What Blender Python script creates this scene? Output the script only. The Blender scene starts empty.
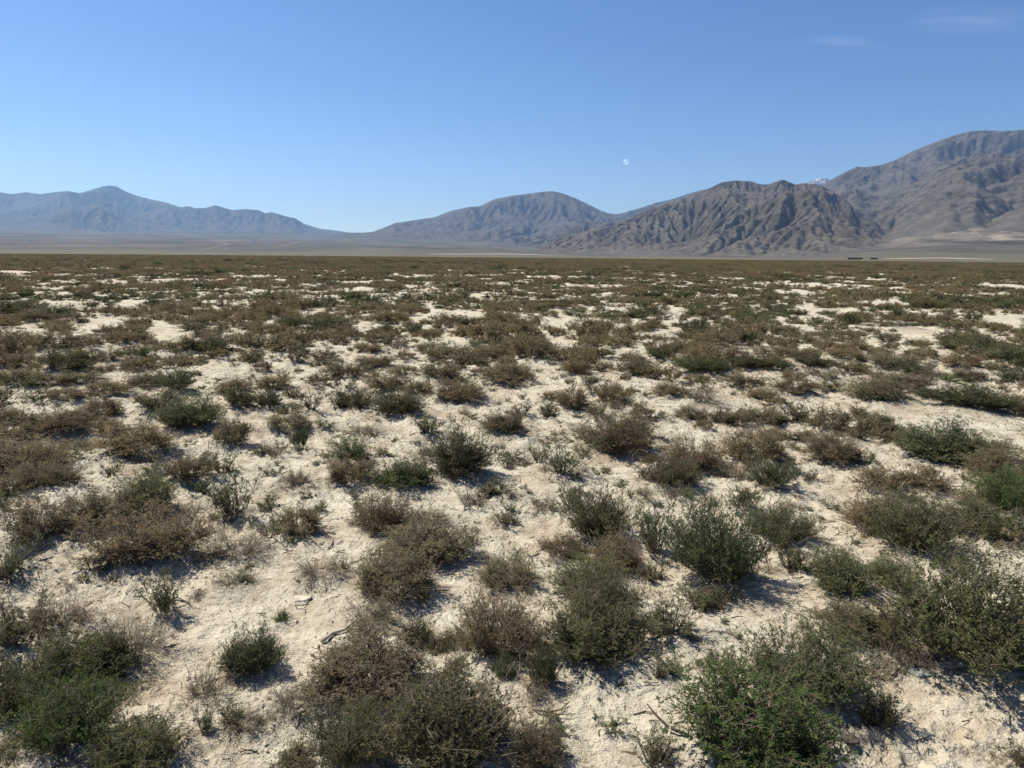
import bpy, math, random
import numpy as np
from mathutils import Matrix, Vector

SEED = 11
rs = np.random.RandomState(SEED)
random.seed(SEED)
sc = bpy.context.scene
COL = sc.collection
R = math.radians

# ------------------------------------------------------------------ camera model
W_PX, H_PX = 1024, 768
FOC = 773.6                       # focal length in pixels
PITCH = math.atan(128.5 / FOC)
ROLL = math.atan(9.0 / 1024)
EYE = np.array([0.0, 0.0, 1.62])
_F = np.array([0, math.cos(PITCH), -math.sin(PITCH)])
_U0 = np.array([0, math.sin(PITCH), math.cos(PITCH)])
_R0 = np.array([1.0, 0, 0])
CAM_R = math.cos(ROLL) * _R0 + math.sin(ROLL) * _U0
CAM_U = math.cos(ROLL) * _U0 - math.sin(ROLL) * _R0

def ray(px, py):
    d = _F * FOC + CAM_R * (px - 512.0) - CAM_U * (py - 384.0)
    return d / np.linalg.norm(d)

def azel(px, py):
    d = ray(px, py)
    return math.atan2(d[0], d[1]), math.atan2(d[2], math.hypot(d[0], d[1]))

# ------------------------------------------------------------------ noise
def _hash(ix, iy, seed):
    h = (ix.astype(np.int64) * 374761393 + iy.astype(np.int64) * 668265263 + seed * 1274126177) & 0xFFFFFFFF
    h = ((h ^ (h >> 13)) * 1274126177) & 0xFFFFFFFF
    h = h ^ (h >> 16)
    return (h & 0xFFFF) / 65535.0

def vnoise(x, y, seed=0):
    xi = np.floor(x); yi = np.floor(y)
    fx = x - xi; fy = y - yi
    ux = fx * fx * fx * (fx * (fx * 6 - 15) + 10); uy = fy * fy * fy * (fy * (fy * 6 - 15) + 10)
    a = _hash(xi, yi, seed); b = _hash(xi + 1, yi, seed)
    c = _hash(xi, yi + 1, seed); d = _hash(xi + 1, yi + 1, seed)
    return (a + (b - a) * ux + (c - a) * uy + (a - b - c + d) * ux * uy) * 2 - 1

def fbm(x, y, octs=4, seed=0, gain=0.5, lac=2.03):
    s = 0; a = 1.0; t = 0
    for o in range(octs):
        ca, sa = math.cos(o * 1.3 + .4), math.sin(o * 1.3 + .4)
        s = s + a * vnoise(x * ca - y * sa + o * 17.3, x * sa + y * ca - o * 9.1, seed + o)
        t += a; a *= gain; x = x * lac; y = y * lac
    return s / t

def smooth(a, b, x):
    t = np.clip((x - a) / (b - a), 0, 1)
    return t * t * (3 - 2 * t)

# ------------------------------------------------------------------ mesh helpers
def new_mesh(name, verts, faces, mats=(), mat_idx=None, smooth_shade=False, attrs=None):
    """verts (n,3); faces: (m,k) array of equal-size polygons or a list of such arrays."""
    me = bpy.data.meshes.new(name)
    if not isinstance(faces, list):
        faces = [faces]
    faces = [np.asarray(f, dtype=np.int32) for f in faces if len(f)]
    nl = sum(f.size for f in faces); nf = sum(len(f) for f in faces)
    me.vertices.add(len(verts)); me.vertices.foreach_set('co', np.asarray(verts, dtype=np.float32).ravel())
    me.loops.add(nl); me.polygons.add(nf)
    me.loops.foreach_set('vertex_index', np.concatenate([f.ravel() for f in faces]))
    tot = np.concatenate([np.full(len(f), f.shape[1], dtype=np.int32) for f in faces])
    start = np.concatenate([[0], np.cumsum(tot)[:-1]]).astype(np.int32)
    me.polygons.foreach_set('loop_start', start)
    try:
        me.polygons.foreach_set('loop_total', tot)
    except Exception:
        pass
    for m in mats:
        me.materials.append(m)
    if mat_idx is not None:
        me.polygons.foreach_set('material_index', np.asarray(mat_idx, dtype=np.int32))
    me.polygons.foreach_set('use_smooth', np.full(nf, bool(smooth_shade)))
    if attrs:
        for k, v in attrs.items():
            at = me.attributes.new(k, 'FLOAT', 'POINT')
            at.data.foreach_set('value', np.asarray(v, dtype=np.float32))
    me.update(calc_edges=True)
    return me

def link(name, me, parent=None, loc=None):
    o = bpy.data.objects.new(name, me)
    COL.objects.link(o)
    if parent is not None:
        o.parent = parent
    if loc is not None:
        o.location = loc
    return o

def tag(o, label=None, cat=None, group=None, kind=None):
    if label: o['label'] = label
    if cat: o['category'] = cat
    if group: o['group'] = group
    if kind: o['kind'] = kind
    return o

class MB:
    """collects boxes, bars and tubes into one mesh"""
    def __init__(s): s.v = []; s.f = []
    def box(s, x0, y0, z0, x1, y1, z1):
        n = len(s.v)
        s.v += [(x0,y0,z0),(x1,y0,z0),(x1,y1,z0),(x0,y1,z0),(x0,y0,z1),(x1,y0,z1),(x1,y1,z1),(x0,y1,z1)]
        s.f += [tuple(n+i for i in q) for q in ((0,3,2,1),(4,5,6,7),(0,1,5,4),(1,2,6,5),(2,3,7,6),(3,0,4,7))]
    def tube(s, pts, radii, k=6, cap=True):
        n0 = len(s.v); pts = [Vector(p) for p in pts]
        for i, p in enumerate(pts):
            a = pts[max(i-1,0)]; b = pts[min(i+1,len(pts)-1)]
            t = (b-a).normalized(); up = Vector((0,0,1)) if abs(t.z) < .9 else Vector((1,0,0))
            u = t.cross(up).normalized(); w = t.cross(u)
            for j in range(k):
                an = 2*math.pi*j/k
                s.v.append(tuple(p + (u*math.cos(an)+w*math.sin(an))*radii[i]))
        for i in range(len(pts)-1):
            for j in range(k):
                a = n0+i*k+j; b = n0+i*k+(j+1)%k
                s.f.append((a,b,b+k,a+k))
        if cap:
            s.f.append(tuple(n0+j for j in range(k))[::-1])
            s.f.append(tuple(n0+(len(pts)-1)*k+j for j in range(k)))
    def build(s, name, mat, parent=None, smooth_shade=False):
        me = bpy.data.meshes.new(name); me.from_pydata(s.v, [], s.f); me.materials.append(mat)
        if smooth_shade:
            for p in me.polygons: p.use_smooth = True
        me.update()
        return link(name, me, parent)

# ------------------------------------------------------------------ node helpers
class NT:
    def __init__(s, mat):
        s.t = mat.node_tree; s.n = s.t.nodes; s.l = s.t.links
    def new(s, typ, **kw):
        nd = s.n.new(typ)
        for k, v in kw.items():
            if k == 'inp':
                for kk, vv in v.items():
                    if hasattr(vv, 'is_output') or isinstance(vv, bpy.types.NodeSocket): s.l.new(vv, nd.inputs[kk])
                    else: nd.inputs[kk].default_value = vv
            else: setattr(nd, k, v)
        return nd
    def math(s, op, a, b=None, c=None, clamp=False):
        nd = s.n.new('ShaderNodeMath'); nd.operation = op; nd.use_clamp = clamp
        for i, v in enumerate((a, b, c)):
            if v is None: continue
            if isinstance(v, bpy.types.NodeSocket): s.l.new(v, nd.inputs[i])
            else: nd.inputs[i].default_value = v
        return nd.outputs[0]
    def mix(s, fac, a, b):
        nd = s.n.new('ShaderNodeMix'); nd.data_type = 'RGBA'
        for i, v in ((0, fac), (6, a), (7, b)):
            if isinstance(v, bpy.types.NodeSocket): s.l.new(v, nd.inputs[i])
            elif i == 0: nd.inputs[0].default_value = v
            else: nd.inputs[i].default_value = (*v, 1) if len(v) == 3 else v
        return nd.outputs[2]
    def ramp(s, fac, stops):
        nd = s.n.new('ShaderNodeValToRGB'); cr = nd.color_ramp
        while len(cr.elements) < len(stops): cr.elements.new(0.5)
        for e, (p, c) in zip(cr.elements, stops):
            e.position = p; e.color = (*c, 1) if hasattr(c, '__len__') else (c, c, c, 1)
        s.l.new(fac, nd.inputs[0])
        return nd.outputs[0]
    def noise(s, vec, scale, detail=4, rough=.55, dist=0.0):
        nd = s.n.new('ShaderNodeTexNoise'); nd.inputs['Scale'].default_value = scale
        nd.inputs['Detail'].default_value = detail; nd.inputs['Roughness'].default_value = rough
        nd.inputs['Distortion'].default_value = dist
        s.l.new(vec, nd.inputs['Vector'])
        return nd.outputs[0]

def mat_new(name):
    m = bpy.data.materials.new(name); m.use_nodes = True
    m.node_tree.nodes.clear()
    nt = NT(m)
    out = nt.new('ShaderNodeOutputMaterial')
    return m, nt, out

def simple_mat(name, col, rough=.8, var=.15, scale=8.0, spec=.2):
    m, nt, out = mat_new(name)
    tc = nt.new('ShaderNodeTexCoord')
    n = nt.noise(tc.outputs['Object'], scale, 5)
    lo = tuple(c*(1-var) for c in col); hi = tuple(min(1, c*(1+var)) for c in col)
    c = nt.ramp(n, [(.3, lo), (.7, hi)])
    b = nt.new('ShaderNodeBsdfPrincipled', inp={'Base Color': c, 'Roughness': rough, 'Specular IOR Level': spec})
    bm = nt.new('ShaderNodeBump', inp={'Strength': .3, 'Distance': .01, 'Height': n})
    nt.l.new(bm.outputs[0], b.inputs['Normal'])
    nt.l.new(b.outputs[0], out.inputs['Surface'])
    return m

# ------------------------------------------------------------------ light and air settings
SKY_STR, SUN_STR, EXPOSURE = 0.077, 5.0, 0.70
HAZE_COL, HAZE_DENS = (.42, .66, 1.0, 1), 3.9e-5

# ------------------------------------------------------------------ the shrubs one can tell apart, measured off the photograph:
# foot x, foot y, width, height (pixels), kind [, its own label]
# kinds: G bright green bush, K dark green bush, E olive green bush, O olive brown cushion, B brown cushion, T pale tan cushion,
#        R reddish twiggy, S sparse open dark green, D dry grey brown twigs
SHRUBS = """
92 690 76 56 G bright green bush behind the largest green bush in the lower left corner
70 760 92 80 G largest bright green bush, filling the lower left corner of the photo
12 728 80 78 K dark olive bush cut by the left edge, beside the large bright green bush
16 655 70 60 S loose green bush with upright sprigs at the left edge behind the dark olive bush
64 632 60 42 R reddish brown twiggy shrub beside the loose green bush at the left edge
132 666 68 60 D large dry grey brown twiggy bush behind the bright green bushes on the left
165 622 42 54 S dark sprig with bare pale stems rising from the dry grey brown bush
249 678 54 50 K compact dark green bush alone on the pale slope right of the lower left bushes
203 704 46 48 D tan dry twig tuft left below the compact dark green bush on the slope
138 780 74 58 E olive bush at the bottom edge, right of the largest bright green bush
205 738 18 36 S thin single green sprig on bare ground below the tan dry tuft
252 738 45 36 D brown dry tuft below the compact dark green bush on the slope
5 776 32 28 O small olive tuft in the extreme lower left corner
25 762 42 26 D flattened tan dry grass under the dark olive bush at the left edge
48 690 42 40 D grey dry shrub wedged between the loose green bush and bright green bush on the left
134 700 34 18 D low tan twig patch right of the bright green bush on the left
372 702 114 66 O wide olive brown cushion behind the biggest cushion at the bottom centre
452 774 122 104 E biggest olive green cushion, at the bottom edge just left of centre
352 772 74 70 E olive green bush at the bottom, touching the biggest cushion on its left
296 718 56 48 D dry grey green twigs with bare stems left of the wide olive brown cushion
393 600 84 52 O dark olive brown cushion nearest in a touching pair left of centre
415 646 34 30 K small dark green tuft behind the right end of the wide olive brown cushion
368 632 64 28 D flat dry straw coloured patch between two olive brown cushions
500 658 86 74 B tall brown grey bush at the bottom centre, right of bare sandy gap
458 652 28 32 O small olive tuft attached to left side of the tall brown grey bush
298 776 42 30 E olive green tuft at the bottom edge, left of the olive green bushes
380 778 30 24 D dry brown tuft at the bottom edge between two olive green bushes
438 654 22 20 O tiny olive tuft between the dark green tuft and tall brown grey bush
506 684 22 28 K thin dark green upright tuft below the tall brown grey bush
282 624 14 14 G tiny green sprout alone on the rippled sand left of the flat straw patch
543 690 34 54 K narrow dark green upright bush casting a black shadow onto sand
590 666 96 68 E tall grey green bush with brown skirt, right of narrow dark green bush
600 632 74 60 E green bush directly behind the grey green one with a brown skirt
670 650 82 58 S open sprawling green bush with pale stems in front of the round dark bush
752 792 142 108 G largest green bush at the bottom edge right of centre, spiky sprigs
535 772 54 56 O olive brown end tuft right of the biggest cushion at the bottom
655 776 50 54 S scraggly half bare plant with a leaning dead stem, left of largest spiky bush
657 682 18 22 S small leafy sprout alone in the middle of the bare sand
634 656 16 30 S thin tall sprout left of the open sprawling green bush
535 702 26 28 D dry tan tuft at the foot of the narrow dark green bush
708 610 38 22 O low olive tuft right under the round dark green bush
800 714 112 78 K wide dark green cushion behind the largest spiky bush at the bottom
876 735 38 44 K small dark green bush trailing off the wide dark green cushion
975 684 152 114 E huge olive green bush with reddish stems at the right edge
866 650 80 42 E olive bush touching left side of the huge bush at the right edge
910 676 52 38 D tan dried shrub in front of the huge bush at the right edge
878 682 38 32 D dry olive twigs right behind the wide dark green cushion
1020 776 34 30 S sparse grey green sprigs in the lower right corner
995 766 24 14 D flat dry twigs on sand beside the lower right corner
50 544 68 50 O left half of the long dark olive hedge on the left
108 531 64 44 O middle of the long dark olive hedge on the left
148 519 54 40 E greener bush closing the right end of the long dark olive hedge
155 571 98 58 B broad grey brown cushion in front of the long dark olive hedge
190 486 46 36 O round olive cushion left of the tall open dark shrub
233 526 46 58 S tall open dark shrub with bare lower stems left of centre
240 565 72 34 D wide dry grey tuft right of the broad grey brown cushion
45 492 56 36 O olive dome in front of a brown mound at the left edge
22 476 78 36 B brown mound behind the olive dome at the left edge
8 502 34 26 B brown tuft cut by the left edge beside the olive dome
8 588 54 52 S dark green sparse bush cut by the left edge below the long hedge
138 459 70 30 B wide brown cushion standing on pale ground above the long hedge
93 452 18 12 D
234 450 38 32 O
150 468 30 12 D
188 516 34 18 D
232 590 44 12 D
198 602 18 18 D
300 539 48 35 B single brown rounded twig dome on rippled sand left of centre
320 584 62 34 D dry olive fringe left of the touching pair of olive brown cushions
428 567 92 42 O dark olive brown cushion at the back of a touching pair left of centre
382 533 52 46 B brown bush with green top and black shadow behind the touching pair
405 492 62 34 G leafy green bush just right of a brown bush near the centre
348 487 46 36 B brown tuft left of the leafy green bush near the centre
352 465 42 30 G green sprigs rising behind the brown tuft near the centre
460 480 68 52 K dark olive green leaning bush slightly above the photo's centre line
428 526 44 22 D grey dry patch between the brown bush and the leaning dark bush
496 500 42 22 S loose low green sprigs right below the leaning dark bush
298 490 42 22 D grey dry weeds left of the brown tuft near the centre
300 452 17 22 K tiny round dark green bush alone on pale ground
264 458 30 20 D
506 591 62 40 O olive bush behind the tall brown grey bush near the bottom centre
500 526 26 14 D
424 460 30 18 D
561 481 58 50 S dark open bush with pale stems just right of the leaning dark bush
618 459 66 46 O big olive brown clump right of the dark open bush
668 491 58 32 E low green front of a brown and green clump right of centre
694 475 62 40 B brown back of a brown and green clump right of centre
756 466 62 38 B brown dome above a green bush, right of the brown and green clump
735 483 36 26 T pale straw tuft between the brown and green clump and brown dome
770 492 48 34 K dark green bush at the foot of the brown dome right of centre
598 546 70 54 E olive green bush left of the open white stemmed one
562 560 50 24 O low brown green fringe at left foot of the olive green bush
615 573 58 42 B dense brown cushion in front of the olive green bush
655 561 50 62 S open bush with whitish stems left of the round dark green bush
718 594 94 96 K tall round dark green bush with a fan of shadow, right of centre
742 516 48 30 S
782 543 62 38 E olive green cushion right behind the tall round dark green bush
572 512 28 30 S
545 514 28 18 D
586 602 68 42 E
643 504 26 16 T
872 537 68 42 B brown left end of the long green thicket on the right
908 557 84 62 E rounded middle bush of the long green thicket on the right
985 545 76 38 G low green right end of the long thicket on the right
978 512 56 26 D
881 495 48 28 B brown cushion with dark shadow behind the long thicket on the right
923 493 48 24 B brown trailing tuft right of the brown cushion behind the thicket
1014 518 60 46 G green bush cut by the right edge above the long thicket
1004 487 72 40 O olive brown bush at the right edge above the cut green bush
942 468 86 42 K long dark green bush lying along the edge of the sandy strip
830 467 56 32 B brown fan shaped tuft left of the sandy strip
838 597 58 44 E olive green bush alone on sand above the wide dark green cushion
886 589 52 30 E smaller olive green bush touching the lone one on its right
790 574 24 24 S
952 573 32 26 D
810 482 16 14 S
772 574 20 14 D
27 390 50 22 O
75 387 42 16 O
70 374 54 22 E
14 368 32 18 B
68 402 38 12 B
112 398 42 18 B
102 420 40 24 B
66 435 56 22 B
15 428 36 22 B
15 446 44 22 B
108 436 30 17 B
145 390 40 20 O
178 396 40 26 K
160 415 46 24 E
190 432 62 34 E
234 395 38 18 B
240 412 28 20 K
69 450 18 9 B
108 363 26 14 O
218 361 28 10 B
180 366 22 12 B
138 373 34 15 O
105 374 22 10 O
252 364 30 14 B
272 391 34 20 B
268 410 34 20 K
318 390 26 15 B
346 382 46 20 O
350 413 48 26 K
398 420 58 28 K
312 416 26 22 S
290 433 48 18 O
326 432 20 14 S
362 440 46 18 D
458 404 56 22 B
420 398 26 14 B
390 394 40 20 B
442 382 46 20 O
480 379 24 12 B
502 387 44 18 B
428 440 46 24 S
506 436 52 24 O
376 369 40 12 B
324 363 26 12 B
406 363 24 12 B
440 360 40 12 O
490 362 48 13 B
406 378 24 11 B
470 420 16 10 S
298 365 20 12 B
299 374 12 7 B
262 374 20 14 B
572 411 40 27 B dark brown round cushion alone on pale ground right of centre
552 402 20 11 B
610 406 38 24 B
632 398 20 11 B
596 417 18 12 B
642 423 28 20 B
634 442 36 26 O
580 440 30 16 D
522 418 20 18 S
516 384 40 26 B
576 376 30 20 B
592 386 24 10 O
604 374 20 13 B
636 380 46 24 O
668 384 28 18 B
702 379 56 18 G
746 390 42 16 B
668 400 36 16 B
702 407 44 24 D
690 422 36 16 O
728 427 44 20 O
704 432 18 12 B
766 425 40 17 O
758 402 34 13 B
752 373 52 16 E
542 362 44 20 O
596 361 44 12 E
662 363 24 13 K
703 360 36 16 B
738 360 24 12 B
653 466 18 12 B
625 383 12 9 B
697 386 28 9 B
794 397 44 18 B
828 393 28 14 O
820 382 40 11 D
878 402 60 24 O
906 392 54 20 O
922 400 18 10 K
975 414 76 26 K dense dark green cushion at the back of the sandy strip on the right
1014 416 40 16 O
800 426 28 24 S
830 433 46 26 O
858 415 18 9 O
878 434 44 18 K
898 446 38 15 O
978 459 46 22 O
860 445 30 10 S
774 427 26 13 O
776 444 34 16 B
772 459 26 18 B
776 410 26 14 B
816 373 46 15 E
775 373 24 13 G
852 374 32 12 O
894 370 52 15 O
916 378 32 13 K
874 379 20 9 O
962 370 42 15 B
968 381 30 12 O
948 384 18 9 G
1012 365 34 18 K
1014 386 36 18 K
998 372 24 11 O
802 360 32 12 B
926 362 26 13 B
846 361 40 12 B
57 350 50 16 O
40 324 46 12 O
20 312 32 13 K
75 324 18 11 O
110 317 24 11 B
128 336 26 13 O
103 338 20 12 B
90 350 26 12 B
136 344 24 8 B
138 362 24 12 K
178 355 30 15 B
209 326 30 11 O
213 343 16 11 B
243 345 22 12 B
135 318 22 10 B
151 350 20 13 B
194 333 30 10 E
247 325 22 13 B
172 314 30 12 B
8 330 22 10 B
291 328 32 13 K
326 331 46 16 K
281 339 26 12 B
285 354 40 13 B
350 340 22 12 B
388 335 16 12 K
417 335 18 12 K
441 333 24 12 B
494 358 46 18 E
321 342 18 11 B
470 330 28 12 E
313 309 16 9 K
491 324 22 9 K
370 354 34 9 B
657 314 24 10 B
692 343 42 13 E
748 344 16 12 K
559 311 34 8 B
586 350 24 14 B
726 340 18 9 O
558 337 16 9 B
648 331 16 9 K
899 320 18 12 K
832 334 26 12 B
904 333 26 11 E
951 331 20 9 E
951 352 28 12 E
985 352 28 11 K
888 345 22 11 E
920 350 18 9 B
856 354 28 13 B
778 352 24 13 B
1008 310 16 9 K
"""
SPECS = []
for ln in SHRUBS.strip().splitlines():
    p = ln.split(None, 5)
    SPECS.append(dict(x=float(p[0]), y=float(p[1]), w=float(p[2]), h=float(p[3]), k=p[4], label=p[5].strip() if len(p) > 5 else None))
# ------------------------------------------------------------------ sun
SUN_AZ, SUN_EL = R(-60), R(55)
SUN_DIR = np.array([math.sin(SUN_AZ)*math.cos(SUN_EL), math.cos(SUN_AZ)*math.cos(SUN_EL), math.sin(SUN_EL)])

# ------------------------------------------------------------------ terrain height
FAN_X  = [-400, -100, 350, 500, 545, 600, 820, 875, 940, 1024, 1300]
FAN_PX = [18,    18,   17,  13,   4,   2,   3,  12,  23,   25,   28]
FAN_D  = [9000, 9000, 9000, 8000, 4500, 3300, 3300, 3600, 4200, 4500, 4500]
FAN_AZ = [azel(x, 256)[0] for x in FAN_X]

def fan_height(x, y):
    r = np.hypot(x, y); az = np.arctan2(x, y)
    px = np.interp(az, FAN_AZ, FAN_PX); D = np.interp(az, FAN_AZ, FAN_D)
    t = np.clip((r - 1250) / (D - 1250), 0, 1)
    front = smooth(1.7, 1.2, np.abs(az))
    return px / FOC * D * t ** 1.25 * front

def base_height(x, y):
    """hummocky salt clay near the camera, smoother far away"""
    r = np.hypot(x, y)
    z = 0.11 * fbm(x / 3.1, y / 3.1, 3, 3) * smooth(420, 120, r)
    z = z + 0.15 * fbm(x / 2.3 + 3, y / 3.4, 2, 13) * smooth(14, 45, r) * smooth(900, 250, r)
    z = z + 0.055 * fbm(x / 0.9 + 5, y / 0.9, 3, 21) * smooth(70, 20, r)
    z = z + 0.13 * fbm(x / 22., y / 22., 2, 9) * smooth(8, 30, r) * smooth(900, 300, r)
    return z

def fine_height(x, y, r):
    m = smooth(26, 7, r)
    wob = fbm(x * 2.1, y * 2.1, 2, 55) * .5
    a = np.abs(vnoise(x * 6.5 + wob, y * 8 - wob, 31)); b = np.abs(vnoise(x * 15 + wob * 3, y * 19, 37))
    c = np.abs(vnoise(x * 34 + wob * 5, y * 40, 41))
    rip = (1 - a) ** 4 * .027 + (1 - b) ** 4 * .018 + (1 - c) ** 4 * .008
    lump = .020 * fbm(x * 7, y * 7, 4, 61) + .009 * fbm(x * 28, y * 28, 2, 71)
    patch = smooth(-.25, .35, fbm(x * .9, y * .9, 2, 77))
    return m * (rip * (0.35 + 0.65 * patch) + lump * (0.5 + patch))

def ground_hit(px, py):
    d = ray(px, py)
    z = 0.0
    for _ in range(6):
        t = (z - EYE[2]) / d[2]
        x, y = d[0] * t, d[1] * t
        z = float(base_height(np.array([x]), np.array([y]))[0])
    return x, y

# ------------------------------------------------------------------ place the shrubs of the list
for s in SPECS:
    fx, fy = ground_hit(s['x'], s['y'])
    df = math.hypot(fx, fy)
    slant = math.hypot(df, EYE[2])
    W = s['w'] / FOC * slant * (.88 if s['w'] > 28 else .98)
    h0 = s['h'] / FOC * slant
    ux, uy = fx / df, fy / df
    zg = float(base_height(np.array([fx]), np.array([fy]))[0])
    _, el = azel(s['x'], s['y'] - s['h'])
    qq = np.linspace(-.8, .9, 18); prof_ = 1 - np.abs(qq) ** 2.4
    lo_ = dict(cushion=.30, bushy=.40, open=.60, dry=.30)[dict(G='bushy', K='bushy', E='bushy', O='cushion', B='cushion', T='dry', R='dry', S='open', D='dry')[s['k']]]
    for fD in (1.0, .9, .8, .7, .6, .5):
        D = W * fD
        dc = df + .18 * D
        # the height at which the dome's visible outline tops out where the photo has it
        H = float(np.min((EYE[2] - zg + (dc + qq * D / 2) * math.tan(el)) / prof_))
        if H >= lo_ * W * .85: break
    H = .90 * min(max(H, lo_ * W * .7), 1.3 * W + .05)
    cx, cy = ux * dc, uy * dc
    s.update(cx=cx, cy=cy, zg=zg, W=W, D=D, H=H, d=dc, az=math.atan2(cx, cy))

# ------------------------------------------------------------------ ground sheet: one polar grid out to the horizon
def ring_radii():
    r = [0.0, .35]
    while r[-1] < 18700:
        q = r[-1]
        k = .0042 if q < 16 else .0055 if q < 40 else .010 if q < 200 else .02 if q < 1000 else .008 if q < 5200 else .03
        if q < 1.5: k = .05
        r.append(q * (1 + k))
    return np.array(r[1:])

RR = ring_radii()
_dense = np.radians(np.arange(-42, 42.01, .19))
_rest = np.radians(np.arange(45, 316, 3.0))
AZS = np.concatenate([_dense, _rest])
NA, NR = len(AZS), len(RR)
gr, ga = np.meshgrid(RR, AZS, indexing='ij')
gx = gr * np.sin(ga); gy = gr * np.cos(ga)
gz = base_height(gx, gy) + fan_height(gx, gy)
_tz = np.interp(ga, [azel(x, 256)[0] for x in (600, 850, 900, 1030, 1200)], [0, 0, 1, 1, .5]) * smooth(1.5, 1.0, np.abs(ga)) * smooth(2300, 3300, gr) * smooth(9000, 6000, gr)
gz += _tz * (np.abs(fbm(gx / 260, gy / 420, 5, 201, .55)) * 46 - 6)
gz += smooth(1800, 3500, gr) * smooth(12000, 9000, gr) * (1 - _tz) * smooth(1.7, 1.2, np.abs(ga)) * 5 * fbm(gx / 300, gy / 700, 4, 203)
near = RR < 27
gz[near] += fine_height(gx[near], gy[near], gr[near])
mound = np.zeros_like(gz)
litter = np.zeros_like(gz)
for s in SPECS:
    rad = .5 * max(s['W'], s['D']) + .05
    sel = np.where(np.abs(RR - s['d']) < 2.2 * rad)[0]
    if len(sel) == 0: continue
    da = (ga[0] - s['az'] + math.pi) % (2 * math.pi) - math.pi
    sa = np.where(np.abs(da) * s['d'] < 2.2 * rad)[0]
    if len(sa) == 0: continue
    ix = np.ix_(sel, sa)
    q = np.exp(-((gx[ix] - s['cx']) ** 2 + (gy[ix] - s['cy']) ** 2) / (rad * rad) * 1.0)
    mound[ix] = np.maximum(mound[ix], q * min(.08, .13 * s['W']))
    litter[ix] = np.maximum(litter[ix], q)
gz += mound
gz -= np.where(gr > 1000, 0, 0)
idx = np.arange(NR * NA).reshape(NR, NA)
nxt = np.roll(idx, -1, axis=1)
quads = np.stack([idx[:-1], nxt[:-1], nxt[1:], idx[1:]], axis=-1).reshape(-1, 4)[:, ::-1]
gv = np.stack([gx.ravel(), gy.ravel(), gz.ravel()], axis=1)
cen = len(gv)
gv = np.vstack([gv, [[0, 0, gz[0].mean()]]])
tris = np.stack([np.full(NA, cen), nxt[0], idx[0]], axis=1)

def height_at(x, y):
    """final sheet height by bilinear lookup in the polar grid (front sector)"""
    x = np.atleast_1d(np.asarray(x, float)); y = np.atleast_1d(np.asarray(y, float))
    r = np.hypot(x, y); a = np.arctan2(x, y) % (2 * math.pi)
    azp = np.where(AZS < 0, AZS + 2 * math.pi, AZS)
    o = np.argsort(azp); azs = azp[o]
    j = np.searchsorted(azs, a) - 1
    j0 = o[j % NA]; j1 = o[(j + 1) % NA]
    a0 = azs[j % NA]; span = (azs[(j + 1) % NA] - a0) % (2 * math.pi)
    u = ((a - a0) % (2 * math.pi)) / np.maximum(span, 1e-9)
    i = np.clip(np.searchsorted(RR, r) - 1, 0, NR - 2)
    v = np.clip((r - RR[i]) / (RR[i + 1] - RR[i]), 0, 1)
    z = (gz[i, j0] * (1 - u) + gz[i, j1] * u) * (1 - v) + (gz[i + 1, j0] * (1 - u) + gz[i + 1, j1] * u) * v
    return z

# ground cover share: far scrub merges into an unbroken brown carpet
cover = smooth(110, 420, gr) * (0.80 + .2 * smooth(450, 800, gr) + .2 * smooth(-.3, .3, fbm(gx / 35, gy / 60, 3, 91)))
fan = smooth(1150, 2300, gr + 420 * fbm(gx / 260, gy / 420, 4, 211))
fan_n = fbm(gx / 500, gy / 900, 3, 95)
tan_az = np.interp(ga, [azel(x, 256)[0] for x in (600, 870, 905, 990, 1060, 1200)], [0, 0, 1, 1, .6, .3]) * smooth(1.5, 1.0, np.abs(ga))
tan = tan_az * smooth(2300, 3000, gr) * smooth(-.35, .25, fbm(gx / 140, gy / 420, 3, 97) + .15)
vals = {'cover': np.append(np.clip(cover, 0, 1).ravel(), 0), 'fan': np.append(fan.ravel(), 0), 'tan': np.append(np.clip(tan, 0, 1).ravel(), 0),
        'litter': np.append(litter.ravel(), 0)}

# ground material
m_ground, nt, out = mat_new('salt_clay')
geo = nt.new('ShaderNodeNewGeometry'); P = geo.outputs['Position']
def att(nt, name): return nt.new('ShaderNodeAttribute', attribute_name=name).outputs['Fac']
n1 = nt.noise(P, .9, 5, .6); n2 = nt.noise(P, 7.0, 6, .65); n3 = nt.noise(P, 45, 4, .6)
clay = nt.ramp(n2, [(.25, (.33, .285, .21)), (.5, (.50, .45, .352)), (.78, (.60, .555, .45))])
clay = nt.mix(nt.math('MULTIPLY', nt.ramp(n1, [(.42, 0.0), (.66, 1.0)]), .45), clay, (.43, .35, .25))
clay = nt.mix(nt.math('MULTIPLY', nt.ramp(n3, [(.55, 0.0), (.68, 1.0)]), .6), clay, (.19, .155, .11))
clay = nt.mix(nt.math('MULTIPLY', nt.ramp(nt.noise(P, 3.2, 7, .7), [(.48, 0.0), (.62, 1.0)]), .55), clay, (.27, .21, .135))
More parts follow.
